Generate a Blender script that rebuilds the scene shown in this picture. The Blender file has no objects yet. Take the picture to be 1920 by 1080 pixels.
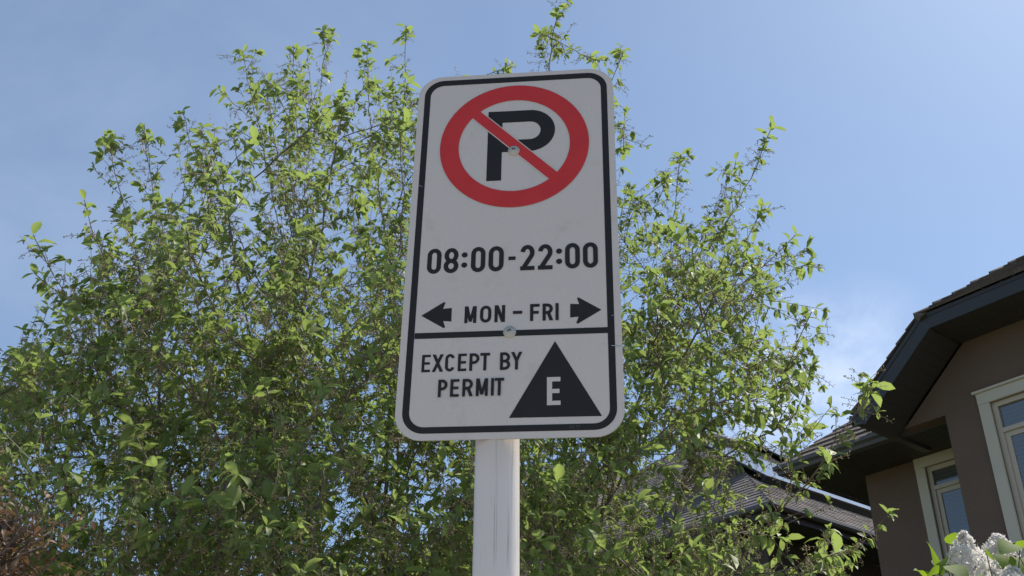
import bpy, math, random
import numpy as np
from mathutils import Matrix, Vector
R = math.radians
random.seed(7)
rng = np.random.default_rng(11)

# ------------------------------------------------------------ camera
scene = bpy.context.scene
EYE = np.array([0.0, 0.0, 1.6])
PITCH, ROLL, FPX = 0.5209, 0.0047, 2003.5
_F = np.array([0, math.cos(PITCH), math.sin(PITCH)])
_U0 = np.array([0, -math.sin(PITCH), math.cos(PITCH)])
_R0 = np.array([1.0, 0, 0])
CR = _R0 * math.cos(ROLL) + _U0 * math.sin(ROLL)
CU = -_R0 * math.sin(ROLL) + _U0 * math.cos(ROLL)
cam = bpy.data.cameras.new("camera")
camo = bpy.data.objects.new("camera", cam)
scene.collection.objects.link(camo)
m = Matrix.Identity(4)
for i in range(3):
    m[i][0], m[i][1], m[i][2], m[i][3] = CR[i], CU[i], -_F[i], EYE[i]
camo.matrix_world = m
cam.sensor_width = 36.0
cam.lens = FPX / 1920 * 36.0
cam.clip_start = 0.05
cam.clip_end = 3000
scene.camera = camo

# ------------------------------------------------------------ sky and sun
SUN_EL, SUN_AZ = 53.0, 53.0       # azimuth from +Y towards +X
world = bpy.data.worlds.new("World")
scene.world = world
world.use_nodes = True
nt = world.node_tree
nt.nodes.clear()


def N(tree, typ, **kw):
    n = tree.nodes.new(typ)
    for k, v in kw.items():
        if k.startswith("i_"):
            n.inputs[k[2:].replace("_", " ")].default_value = v
        else:
            setattr(n, k, v)
    return n


def mathn(tree, op, a, b=None, c=None, clamp=False):
    n = tree.nodes.new("ShaderNodeMath")
    n.operation = op
    n.use_clamp = clamp
    for i, v in enumerate((a, b, c)):
        if v is None:
            continue
        if isinstance(v, (int, float)):
            n.inputs[i].default_value = v
        else:
            tree.links.new(v, n.inputs[i])
    return n.outputs[0]


def mixc(tree, fac, a, b, blend='MIX'):
    n = tree.nodes.new("ShaderNodeMix")
    n.data_type = 'RGBA'
    n.blend_type = blend
    for idx, v in ((0, fac), (6, a), (7, b)):
        if isinstance(v, (int, float)):
            n.inputs[idx].default_value = v
        elif isinstance(v, (tuple, list)):
            n.inputs[idx].default_value = (*v[:3], 1)
        else:
            tree.links.new(v, n.inputs[idx])
    return n.outputs[2]


sky = N(nt, "ShaderNodeTexSky", sky_type='NISHITA', sun_disc=False,
        sun_elevation=R(SUN_EL), sun_rotation=R(SUN_AZ), altitude=1000.0,
        air_density=1.0, dust_density=1.35, ozone_density=3.0)
tc = N(nt, "ShaderNodeTexCoord")


def dirmask(vec, width):
    v = Vector(vec).normalized()
    d = N(nt, "ShaderNodeVectorMath", operation='DOT_PRODUCT')
    nt.links.new(tc.outputs['Generated'], d.inputs[0])
    d.inputs[1].default_value = v
    c0 = math.cos(width)
    mr = N(nt, "ShaderNodeMapRange", interpolation_type='SMOOTHSTEP')
    mr.inputs['From Min'].default_value = c0
    mr.inputs['From Max'].default_value = 1.0
    nt.links.new(d.outputs['Value'], mr.inputs['Value'])
    return mr.outputs[0]


def cloudnoise(scale, stretch, rot, lo, hi, seed):
    mp = N(nt, "ShaderNodeMapping")
    mp.inputs['Rotation'].default_value = rot
    mp.inputs['Scale'].default_value = stretch
    mp.inputs['Location'].default_value = (seed, seed * .7, 0)
    nt.links.new(tc.outputs['Generated'], mp.inputs['Vector'])
    no = N(nt, "ShaderNodeTexNoise")
    no.inputs['Scale'].default_value = scale
    no.inputs['Detail'].default_value = 9
    no.inputs['Roughness'].default_value = 0.56
    no.inputs['Distortion'].default_value = 0.35
    nt.links.new(mp.outputs[0], no.inputs['Vector'])
    mr = N(nt, "ShaderNodeMapRange", interpolation_type='SMOOTHSTEP')
    mr.inputs['From Min'].default_value = lo
    mr.inputs['From Max'].default_value = hi
    nt.links.new(no.outputs['Fac'], mr.inputs['Value'])
    return mr.outputs[0]


def pxdir(px, py):
    d = _F + CR * (px - 960) / FPX - CU * (py - 540) / FPX
    return d / np.linalg.norm(d)


low = mathn(nt, 'MULTIPLY', dirmask(pxdir(1585, 770), 0.135), cloudnoise(6.0, (1.0, 1.0, 1.5), (0, 0.4, 0), 0.33, 0.68, 3.1))
thin = mathn(nt, 'MULTIPLY', dirmask(pxdir(120, 110), 0.38), cloudnoise(2.6, (1.0, 1.0, 1.7), (0.3, -0.5, 0), 0.25, 0.85, 8.3))
rest = cloudnoise(1.6, (1.0, 1.0, 2.0), (0.2, 0.1, 0), 0.5, 0.85, 5.7)
cf = mathn(nt, 'ADD', mathn(nt, 'MULTIPLY', low, 0.52), mathn(nt, 'MULTIPLY', thin, 0.22))
cf = mathn(nt, 'ADD', cf, mathn(nt, 'MULTIPLY', rest, 0.05), clamp=True)
tint = mixc(nt, 1.0, sky.outputs[0], (0.92, 1.035, 1.05), 'MULTIPLY')
veil = mixc(nt, 0.12, tint, (6.2, 7.0, 8.6))
skc = mixc(nt, cf, veil, (8.6, 9.2, 10.4))
bg = N(nt, "ShaderNodeBackground")
bg.inputs['Strength'].default_value = 0.096
nt.links.new(skc, bg.inputs['Color'])
wo = N(nt, "ShaderNodeOutputWorld")
nt.links.new(bg.outputs[0], wo.inputs['Surface'])

sl = bpy.data.lights.new("sun", 'SUN')
sl.energy = 3.8
sl.angle = R(0.53)
sl.color = (1.0, 0.93, 0.83)
so = bpy.data.objects.new("sun", sl)
scene.collection.objects.link(so)
sd = Vector((math.sin(R(SUN_AZ)) * math.cos(R(SUN_EL)), math.cos(R(SUN_AZ)) * math.cos(R(SUN_EL)), math.sin(R(SUN_EL))))
so.rotation_euler = (-sd).to_track_quat('-Z', 'Y').to_euler()

scene.view_settings.view_transform = 'Standard'
scene.view_settings.look = 'None'
scene.view_settings.exposure = 0.5
scene.view_settings.gamma = 1.0
scene.view_settings.use_curve_mapping = False
scene.cycles.max_bounces = 6
scene.cycles.transmission_bounces = 4
scene.cycles.sample_clamp_indirect = 6.0

# ------------------------------------------------------------ helpers
COL = scene.collection


class MB:
    def __init__(s):
        s.v = []
        s.f = []
        s.uv = []

    def add(s, vs, fs):
        b = len(s.v)
        s.v += [tuple(map(float, p)) for p in vs]
        s.f += [tuple(i + b for i in q) for q in fs]

    def box(s, x0, x1, y0, y1, z0, z1):
        vs = [(x0, y0, z0), (x1, y0, z0), (x1, y1, z0), (x0, y1, z0), (x0, y0, z1), (x1, y0, z1), (x1, y1, z1), (x0, y1, z1)]
        s.add(vs, [(0, 3, 2, 1), (4, 5, 6, 7), (0, 1, 5, 4), (1, 2, 6, 5), (2, 3, 7, 6), (3, 0, 4, 7)])

    def obox(s, o, ex, ey, ez):
        o, ex, ey, ez = map(np.array, (o, ex, ey, ez))
        vs = [o, o + ex, o + ex + ey, o + ey, o + ez, o + ex + ez, o + ex + ey + ez, o + ey + ez]
        s.add(vs, [(0, 3, 2, 1), (4, 5, 6, 7), (0, 1, 5, 4), (1, 2, 6, 5), (2, 3, 7, 6), (3, 0, 4, 7)])

    def prism(s, poly, y0, y1, axis='y'):
        """poly in (x,z), extruded along y (or in (x,y), along z)"""
        n = len(poly)
        if axis == 'y':
            vs = [(p[0], y0, p[1]) for p in poly] + [(p[0], y1, p[1]) for p in poly]
        else:
            vs = [(p[0], p[1], y0) for p in poly] + [(p[0], p[1], y1) for p in poly]
        s.add(vs, [tuple(range(n)), tuple(range(2 * n - 1, n - 1, -1))] + [(i, i + n, (i + 1) % n + n, (i + 1) % n) for i in range(n)])

    def tube(s, pts, rad, sides=8, cap=True):
        pts = [np.array(p, float) for p in pts]
        n = len(pts)
        rad = [rad] * n if isinstance(rad, (int, float)) else list(rad)
        up = np.array([0.13, 0.21, 0.97])
        vs = []
        for i, p in enumerate(pts):
            t = pts[min(i + 1, n - 1)] - pts[max(i - 1, 0)]
            t = t / (np.linalg.norm(t) + 1e-9)
            if abs(t @ up) > 0.95:
                up2 = np.array([1.0, 0.1, 0])
            else:
                up2 = up
            a = np.cross(t, up2)
            a /= np.linalg.norm(a)
            b = np.cross(t, a)
            for k in range(sides):
                an = 2 * math.pi * k / sides
                vs.append(p + (a * math.cos(an) + b * math.sin(an)) * rad[i])
        fs = []
        for i in range(n - 1):
            for k in range(sides):
                k2 = (k + 1) % sides
                fs.append((i * sides + k, i * sides + k2, (i + 1) * sides + k2, (i + 1) * sides + k))
        if cap:
            fs.append(tuple(range(sides - 1, -1, -1)))
            fs.append(tuple((n - 1) * sides + k for k in range(sides)))
        s.add(vs, fs)

    def build(s, name, mat, parent=None, smooth=False, bevel=0.0):
        me = bpy.data.meshes.new(name)
        me.from_pydata(s.v, [], s.f)
        me.update()
        return finish(name, me, mat, parent, smooth, bevel)


def finish(name, me, mat, parent=None, smooth=False, bevel=0.0):
    if mat is not None:
        me.materials.append(mat)
    if smooth:
        me.polygons.foreach_set('use_smooth', [True] * len(me.polygons))
    o = bpy.data.objects.new(name, me)
    COL.objects.link(o)
    if parent is not None:
        o.parent = parent
    if bevel:
        b = o.modifiers.new("bevel", 'BEVEL')
        b.width = bevel
        b.segments = 2
        b.limit_method = 'ANGLE'
    return o


def npmesh(name, V, F, mat, parent=None, attrs=None, smooth=False):
    """V (n,3) float, F (m,k) int all with the same corner count"""
    me = bpy.data.meshes.new(name)
    k = F.shape[1]
    me.vertices.add(len(V))
    me.vertices.foreach_set('co', V.astype(np.float32).ravel())
    me.loops.add(F.size)
    me.loops.foreach_set('vertex_index', F.astype(np.int32).ravel())
    me.polygons.add(len(F))
    me.polygons.foreach_set('loop_start', np.arange(0, F.size, k, dtype=np.int32))
    me.update(calc_edges=True)
    for an, arr in (attrs or {}).items():
        a = me.attributes.new(an, 'FLOAT', 'POINT')
        a.data.foreach_set('value', arr.astype(np.float32))
    return finish(name, me, mat, parent, smooth)


def empty(name, loc, rz=0.0, label=None, cat=None, group=None):
    o = bpy.data.objects.new(name, None)
    o.empty_display_size = 0.2
    COL.objects.link(o)
    o.location = loc
    o.rotation_euler = (0, 0, rz)
    tag(o, label, cat, group)
    return o


def tag(o, label=None, cat=None, group=None, kind=None):
    if label: o['label'] = label
    if cat: o['category'] = cat
    if group: o['group'] = group
    if kind: o['kind'] = kind
    return o


def at(px, py, dist):
    """point at a horizontal distance from the eye in the direction of a photo pixel"""
    d = _F + CR * (px - 960) / FPX - CU * (py - 540) / FPX
    return EYE + d * dist / math.hypot(d[0], d[1])


# ------------------------------------------------------------ materials
def newmat(name):
    m = bpy.data.materials.new(name)
    m.use_nodes = True
    t = m.node_tree
    p = t.nodes['Principled BSDF']
    return m, t, p


def simple(name, col, rough=0.6, spec=0.5, metal=0.0, var=0.0, scale=6.0, bump=0.0, bscale=40.0, stretch=(1, 1, 1), detail=6):
    m, t, p = newmat(name)
    p.inputs['Roughness'].default_value = rough
    p.inputs['Specular IOR Level'].default_value = spec
    p.inputs['Metallic'].default_value = metal
    tcn = N(t, "ShaderNodeTexCoord")
    mp = N(t, "ShaderNodeMapping")
    mp.inputs['Scale'].default_value = stretch
    t.links.new(tcn.outputs['Object'], mp.inputs['Vector'])
    if var:
        no = N(t, "ShaderNodeTexNoise")
        no.inputs['Scale'].default_value = scale
        no.inputs['Detail'].default_value = detail
        t.links.new(mp.outputs[0], no.inputs['Vector'])
        c = mixc(t, no.outputs['Fac'], tuple(x * (1 - var) for x in col), tuple(min(1, x * (1 + var)) for x in col))
        t.links.new(c, p.inputs['Base Color'])
    else:
        p.inputs['Base Color'].default_value = (*col, 1)
    if bump:
        n2 = N(t, "ShaderNodeTexNoise")
        n2.inputs['Scale'].default_value = bscale
        n2.inputs['Detail'].default_value = 5
        t.links.new(mp.outputs[0], n2.inputs['Vector'])
        b = N(t, "ShaderNodeBump")
        b.inputs['Strength'].default_value = bump
        b.inputs['Distance'].default_value = 0.01
        t.links.new(n2.outputs['Fac'], b.inputs['Height'])
        t.links.new(b.outputs[0], p.inputs['Normal'])
    return m


def leafmat(name, dark, light, young, under, trans=0.35, rough=0.42, tcol=(0.30, 0.42, 0.04)):
    m, t, p = newmat(name)
    a = N(t, "ShaderNodeAttribute", attribute_name='tint')
    y = N(t, "ShaderNodeAttribute", attribute_name='young')
    rib = N(t, "ShaderNodeAttribute", attribute_name='rib')
    c = mixc(t, a.outputs['Fac'], dark, light)
    c = mixc(t, y.outputs['Fac'], c, young)
    g = N(t, "ShaderNodeNewGeometry")
    c = mixc(t, mathn(t, 'MULTIPLY', g.outputs['Backfacing'], 0.55), c, under)
    c = mixc(t, mathn(t, 'MULTIPLY', rib.outputs['Fac'], 0.25), c, (young[0] * 1.2, young[1] * 1.2, young[2] * 1.3))
    t.links.new(c, p.inputs['Base Color'])
    p.inputs['Roughness'].default_value = rough
    p.inputs['Specular IOR Level'].default_value = 0.5
    tr = N(t, "ShaderNodeBsdfTranslucent")
    tcn = mixc(t, y.outputs['Fac'], tuple(x * 0.72 for x in tcol), tcol)
    t.links.new(tcn, tr.inputs['Color'])
    mx = N(t, "ShaderNodeMixShader")
    mx.inputs[0].default_value = trans
    t.links.new(p.outputs[0], mx.inputs[1])
    t.links.new(tr.outputs[0], mx.inputs[2])
    t.links.new(mx.outputs[0], t.nodes['Material Output'].inputs['Surface'])
    return m


def shinglemat(name, base, var=0.35):
    m, t, p = newmat(name)
    tcn = N(t, "ShaderNodeTexCoord")
    a = N(t, "ShaderNodeAttribute", attribute_name='tint')
    no = N(t, "ShaderNodeTexNoise")
    no.inputs['Scale'].default_value = 60
    no.inputs['Detail'].default_value = 4
    t.links.new(tcn.outputs['Object'], no.inputs['Vector'])
    n3 = N(t, "ShaderNodeTexNoise")
    n3.inputs['Scale'].default_value = 1.3
    t.links.new(tcn.outputs['Object'], n3.inputs['Vector'])
    c = mixc(t, a.outputs['Fac'], tuple(x * (1 - var) for x in base), tuple(x * (1 + var) for x in base))
    c = mixc(t, mathn(t, 'MULTIPLY', no.outputs['Fac'], 0.5), c, tuple(x * 0.5 for x in base))
    c = mixc(t, mathn(t, 'MULTIPLY', n3.outputs['Fac'], 0.3), c, (base[0] * 1.3, base[1] * 1.2, base[2] * 1.05))
    t.links.new(c, p.inputs['Base Color'])
    p.inputs['Roughness'].default_value = 0.85
    p.inputs['Specular IOR Level'].default_value = 0.3
    b = N(t, "ShaderNodeBump")
    b.inputs['Strength'].default_value = 0.5
    b.inputs['Distance'].default_value = 0.006
    t.links.new(no.outputs['Fac'], b.inputs['Height'])
    t.links.new(b.outputs[0], p.inputs['Normal'])
    return m


M = {}
M['grass'] = simple('grass', (0.12, 0.13, 0.05), 0.9, 0.2, var=0.5, scale=3, bump=0.6, bscale=30)
M['concrete'] = simple('concrete', (0.46, 0.42, 0.37), 0.85, 0.3, var=0.18, scale=2.5, bump=0.3, bscale=60)
M['asphalt'] = simple('asphalt', (0.25, 0.225, 0.20), 0.9, 0.3, var=0.2, scale=6, bump=0.4, bscale=80)
M['stucco'] = simple('stucco', (0.160, 0.108, 0.084), 0.92, 0.2, var=0.16, scale=2.2, bump=0.55, bscale=90)
M['stucco_far'] = simple('stucco_far', (0.10, 0.082, 0.07), 0.92, 0.2, var=0.1, scale=1.5, bump=0.5, bscale=70)
M['fascia'] = simple('fascia', (0.045, 0.042, 0.045), 0.5, 0.4, var=0.12, scale=2.0, stretch=(0.4, 0.4, 3))
M['gutter'] = simple('gutter', (0.085, 0.075, 0.075), 0.45, 0.5, var=0.1, scale=3.0)
M['casing'] = simple('casing', (0.56, 0.49, 0.40), 0.6, 0.35, var=0.08, scale=4, bump=0.12, bscale=50)
M['frame'] = simple('frame', (0.52, 0.43, 0.34), 0.45, 0.45, var=0.06, scale=5)
M['moss'] = simple('moss', (0.10, 0.095, 0.05), 0.95, 0.1, var=0.7, scale=25, bump=1.0, bscale=40)
M['solar'] = simple('solar', (0.03, 0.04, 0.065), 0.16, 1.0, var=0.15, scale=4)
M['solar_edge'] = simple('solar_edge', (0.03, 0.032, 0.036), 0.5, 0.4, var=0.1)
M['metal'] = simple('metal', (0.50, 0.48, 0.43), 0.55, 0.4, metal=0.25, var=0.1, scale=30)
M['wire'] = simple('wire', (0.02, 0.02, 0.022), 0.6, 0.3, var=0.1)
M['bark'] = simple('bark', (0.115, 0.092, 0.080), 0.85, 0.25, var=0.5, scale=14, bump=0.7, bscale=40, stretch=(1, 1, 0.35))
M['twig'] = simple('twig', (0.17, 0.125, 0.105), 0.6, 0.4, var=0.4, scale=9)
M['raceme'] = simple('raceme', (0.36, 0.28, 0.155), 0.6, 0.35, var=0.5, scale=9)
M['roof_near'] = shinglemat('roof_near', (0.155, 0.122, 0.106))
M['roof_far'] = shinglemat('roof_far', (0.155, 0.138, 0.135), 0.3)
M['black'] = simple('black', (0.024, 0.021, 0.020), 0.5, 0.25, var=0.2, scale=18)
M['red'] = simple('red', (0.62, 0.036, 0.036), 0.45, 0.35, var=0.16, scale=20)
M['edge'] = simple('edge', (0.50, 0.50, 0.49), 0.5, 0.5, metal=0.4, var=0.1, scale=30)
M['leaf'] = leafmat('leaf', (0.098, 0.134, 0.050), (0.174, 0.214, 0.074), (0.285, 0.35, 0.088), (0.22, 0.255, 0.16), 0.48, 0.55, (0.41, 0.54, 0.13))
M['lilac_leaf'] = leafmat('lilac_leaf', (0.05, 0.10, 0.02), (0.09, 0.16, 0.03), (0.16, 0.24, 0.04), (0.10, 0.17, 0.05), 0.5, 0.7, (0.34, 0.50, 0.03))
M['rust_leaf'] = leafmat('rust_leaf', (0.11, 0.068, 0.045), (0.21, 0.13, 0.08), (0.24, 0.15, 0.09), (0.16, 0.10, 0.07), 0.3, 0.6, (0.22, 0.12, 0.06))
M['petal'] = leafmat('petal', (0.93, 0.88, 0.84), (0.93, 0.89, 0.85), (0.93, 0.89, 0.84), (0.93, 0.89, 0.84), 0.6, 0.7, (1.0, 0.97, 0.92))
M['stem'] = simple('stem', (0.09, 0.08, 0.05), 0.7, 0.3, var=0.3, scale=20)


def sheeting():
    m, t, p = newmat('sheeting')
    tcn = N(t, "ShaderNodeTexCoord")
    vo = N(t, "ShaderNodeTexVoronoi", feature='DISTANCE_TO_EDGE')
    vo.inputs['Scale'].default_value = 300
    t.links.new(tcn.outputs['Object'], vo.inputs['Vector'])
    mr = N(t, "ShaderNodeMapRange")
    mr.inputs['From Max'].default_value = 0.12
    t.links.new(vo.outputs['Distance'], mr.inputs['Value'])
    no = N(t, "ShaderNodeTexNoise")
    no.inputs['Scale'].default_value = 7
    no.inputs['Detail'].default_value = 8
    t.links.new(tcn.outputs['Object'], no.inputs['Vector'])
    mp = N(t, "ShaderNodeMapping")
    mp.inputs['Scale'].default_value = (60, 1, 2.2)
    t.links.new(tcn.outputs['Object'], mp.inputs['Vector'])
    st = N(t, "ShaderNodeTexNoise")
    st.inputs['Scale'].default_value = 1.0
    st.inputs['Detail'].default_value = 3
    t.links.new(mp.outputs[0], st.inputs['Vector'])
    c = mixc(t, mr.outputs[0], (0.66, 0.59, 0.545), (0.72, 0.645, 0.595))
    c = mixc(t, mathn(t, 'MULTIPLY', no.outputs['Fac'], 0.28), c, (0.56, 0.51, 0.48))
    c = mixc(t, mathn(t, 'MULTIPLY', st.outputs['Fac'], 0.16), c, (0.50, 0.46, 0.43))
    g1 = N(t, "ShaderNodeTexNoise")
    g1.inputs['Scale'].default_value = 22
    g1.inputs['Detail'].default_value = 10
    g1.inputs['Roughness'].default_value = 0.7
    t.links.new(tcn.outputs['Object'], g1.inputs['Vector'])
    gm = N(t, "ShaderNodeMapRange")
    gm.inputs['From Min'].default_value = 0.56
    gm.inputs['From Max'].default_value = 0.80
    t.links.new(g1.outputs['Fac'], gm.inputs['Value'])
    c = mixc(t, mathn(t, 'MULTIPLY', gm.outputs[0], 0.45), c, (0.42, 0.36, 0.31))
    t.links.new(c, p.inputs['Base Color'])
    p.inputs['Roughness'].default_value = 0.5
    p.inputs['Specular IOR Level'].default_value = 0.35
    return m


def postmat():
    m, t, p = newmat('post_paint')
    tcn = N(t, "ShaderNodeTexCoord")
    mp = N(t, "ShaderNodeMapping")
    mp.inputs['Scale'].default_value = (230, 230, 4.0)
    t.links.new(tcn.outputs['Object'], mp.inputs['Vector'])
    st = N(t, "ShaderNodeTexNoise")
    st.inputs['Scale'].default_value = 1.0
    st.inputs['Detail'].default_value = 6
    st.inputs['Roughness'].default_value = 0.65
    t.links.new(mp.outputs[0], st.inputs['Vector'])
    mr = N(t, "ShaderNodeMapRange")
    mr.inputs['From Min'].default_value = 0.56
    mr.inputs['From Max'].default_value = 0.64
    t.links.new(st.outputs['Fac'], mr.inputs['Value'])
    no = N(t, "ShaderNodeTexNoise")
    no.inputs['Scale'].default_value = 9
    no.inputs['Detail'].default_value = 5
    t.links.new(tcn.outputs['Object'], no.inputs['Vector'])
    mr2 = N(t, "ShaderNodeMapRange")
    mr2.inputs['From Min'].default_value = 0.42
    mr2.inputs['From Max'].default_value = 0.58
    t.links.new(no.outputs['Fac'], mr2.inputs['Value'])
    c = mixc(t, mathn(t, 'MULTIPLY', no.outputs['Fac'], 0.4), (0.77, 0.70, 0.66), (0.62, 0.55, 0.49))
    k = mathn(t, 'MULTIPLY', mr.outputs[0], mr2.outputs[0])
    c = mixc(t, mathn(t, 'MULTIPLY', k, 0.4), c, (0.17, 0.15, 0.14))
    # warm reflected light just under the plate, painted into the post colour
    sx = N(t, "ShaderNodeSeparateXYZ")
    t.links.new(tcn.outputs['Object'], sx.inputs[0])
    zr = N(t, "ShaderNodeMapRange", interpolation_type='SMOOTHSTEP')
    zr.inputs['From Min'].default_value = 2.06
    zr.inputs['From Max'].default_value = 2.15
    t.links.new(sx.outputs['Z'], zr.inputs['Value'])
    c = mixc(t, mathn(t, 'MULTIPLY', zr.outputs[0], 0.45), c, (0.55, 0.42, 0.30))
    t.links.new(c, p.inputs['Base Color'])
    p.inputs['Roughness'].default_value = 0.34
    p.inputs['Specular IOR Level'].default_value = 0.4
    return m


def glassmat(name, base, rough=0.04, blinds=True):
    m, t, p = newmat(name)
    if blinds:
        tcn = N(t, "ShaderNodeTexCoord")
        w = N(t, "ShaderNodeTexWave", wave_type='BANDS', bands_direction='Z', wave_profile='SIN')
        w.inputs['Scale'].default_value = 7.5
        w.inputs['Distortion'].default_value = 0.15
        t.links.new(tcn.outputs['Object'], w.inputs['Vector'])
        c = mixc(t, w.outputs['Fac'], tuple(x * 0.85 for x in base), tuple(x * 1.15 for x in base))
        t.links.new(c, p.inputs['Base Color'])
    else:
        p.inputs['Base Color'].default_value = (*base, 1)
    p.inputs['Roughness'].default_value = rough
    p.inputs['IOR'].default_value = 1.9
    p.inputs['Specular IOR Level'].default_value = 0.6
    return m


M['sheeting'] = sheeting()
M['post'] = postmat()
M['glass'] = glassmat('glass', (0.085, 0.092, 0.092))
M['glass_dark'] = glassmat('glass_dark', (0.03, 0.035, 0.04), blinds=False)

# ------------------------------------------------------------ ground
g = MB()
g.add([(-400, -400, 0), (400, -400, 0), (400, 400, 0), (-400, 400, 0)], [(0, 1, 2, 3)])
tag(g.build('lawn_ground', M['grass']), kind='structure')
g = MB()
g.add([(-60, -1.2, 0.004), (60, -1.2, 0.004), (60, 1.9, 0.004), (-60, 1.9, 0.004)], [(0, 1, 2, 3)])
tag(g.build('pavement', M['concrete']), kind='structure')
g = MB()
g.box(-60, 60, -1.35, -1.2, -0.02, 0.004)
tag(g.build('kerb', M['concrete']), kind='structure')
g = MB()
g.add([(-60, -9.5, 0.002), (60, -9.5, 0.002), (60, -1.35, 0.002), (-60, -1.35, 0.002)], [(0, 1, 2, 3)])
tag(g.build('road', M['asphalt']), kind='structure')

# ------------------------------------------------------------ parking sign
SO = np.array([-0.0002, 1.3001, 0.8285 + 1.6])
YAW, SROLL, STILT = -0.1085, -0.0151, 0.0154
_X = np.array([math.cos(YAW), math.sin(YAW), 0]); _N = np.array([math.sin(YAW), -math.cos(YAW), 0]); _Z = np.array([0, 0, 1.0])
SXa = _X * math.cos(SROLL) + _Z * math.sin(SROLL)
SZa = -_X * math.sin(SROLL) + _Z * math.cos(SROLL)
SZb = SZa * math.cos(STILT) + _N * math.sin(STILT)
SYv = np.cross(SZb, SXa)
post_x, post_y = -0.0185, 1.338
root = empty('parking_sign', (post_x, post_y, 0), 0,
             'white rectangular no parking sign with permit hours bolted to a white round post', 'parking sign')
pb = MB()
pb.tube([(0, 0, z) for z in (0, 0.5, 1.0, 1.5, 1.9, 2.1, 2.3, 2.6)], 0.0296, 40)
post = pb.build('post', M['post'], root, smooth=True)

PW, PH = 152.5, 306.0


def rrect(hw, hh, r, n=10):
    pts = []
    for cx, cz, a0 in ((hw - r, hh - r, 0), (-hw + r, hh - r, 90), (-hw + r, -hh + r, 180), (hw - r, -hh + r, 270)):
        for k in range(n + 1):
            a = R(a0 + 90 * k / n)
            pts.append((cx + r * math.cos(a), cz + r * math.sin(a)))
    return pts


def mmm(v):
    return v / 1000.0


plate = MB()
plate.prism([(mmm(a), mmm(b)) for a, b in rrect(PW, PH, 38)], 0, 0.0026)
mw = Matrix.Identity(4)
for i in range(3):
    mw[i][0], mw[i][1], mw[i][2], mw[i][3] = SXa[i], SYv[i], SZb[i], SO[i]
panel = plate.build('sign_panel', M['sheeting'], root, bevel=0.0)
panel.data.materials.append(M['edge'])
for p_ in panel.data.polygons:
    if abs(p_.normal.y) < 0.5 or p_.normal.y > 0.5:
        p_.material_index = 1
panel.parent = root
panel.matrix_parent_inverse = Matrix.Identity(4)
panel.matrix_local = Matrix.Translation((-post_x, -post_y, 0)) @ mw


class Ink:
    """flat vinyl shapes on the plate, in millimetres; every stroke a hair higher than the last"""
    def __init__(s, level):
        s.mb = MB()
        s.d = level

    def lift(s):
        s.d += 0.00004
        return -s.d

    def poly(s, pts):
        y = s.lift()
        # orient so that the normal faces -y
        ar = sum(pts[i][0] * pts[(i + 1) % len(pts)][1] - pts[(i + 1) % len(pts)][0] * pts[i][1] for i in range(len(pts)))
        if ar < 0:
            pts = pts[::-1]
        s.mb.add([(mmm(a), y, mmm(b)) for a, b in pts], [tuple(range(len(pts)))])

    def rect(s, x0, x1, z0, z1):
        s.poly([(x0, z0), (x1, z0), (x1, z1), (x0, z1)])

    def ring(s, outer, inner):
        y = s.lift()
        n = len(outer)
        vs = [(mmm(a), y, mmm(b)) for a, b in outer] + [(mmm(a), y, mmm(b)) for a, b in inner]
        s.mb.add(vs, [(i, (i + 1) % n, (i + 1) % n + n, i + n) for i in range(n)])

    def stroke(s, pts, w, closed=False):
        P = []
        for p in pts:
            p = np.array(p, float)
            if not P or np.linalg.norm(p - P[-1]) > 1e-3:
                P.append(p)
        n = len(P)
        L, Rr = [], []
        for i in range(n):
            if closed:
                a, b = P[i - 1], P[(i + 1) % n]
                d1 = P[i] - a; d2 = b - P[i]
            else:
                d1 = P[i] - P[i - 1] if i else P[1] - P[0]
                d2 = P[i + 1] - P[i] if i < n - 1 else P[i] - P[i - 1]
            d1 /= np.linalg.norm(d1); d2 /= np.linalg.norm(d2)
            t = d1 + d2
            t /= np.linalg.norm(t)
            nn = np.array([-t[1], t[0]])
            c = max(0.35, nn @ np.array([-d1[1], d1[0]]))
            L.append(P[i] + nn * w / 2 / c)
            Rr.append(P[i] - nn * w / 2 / c)
        y = s.lift()
        vs = [(mmm(a), y, mmm(b)) for a, b in L] + [(mmm(a), y, mmm(b)) for a, b in Rr]
        m_ = n if closed else n - 1
        s.mb.add(vs, [(i + n, (i + 1) % n + n, (i + 1) % n, i) for i in range(m_)])

    def build(s, name, mat, parent=None):
        return s.mb.build(name, mat, parent or panel)


def arc(cx, cz, rx, rz, a0, a1, n=14):
    return [(cx + rx * math.cos(R(a0 + (a1 - a0) * k / n)), cz + rz * math.sin(R(a0 + (a1 - a0) * k / n))) for k in range(n + 1)]


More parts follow.
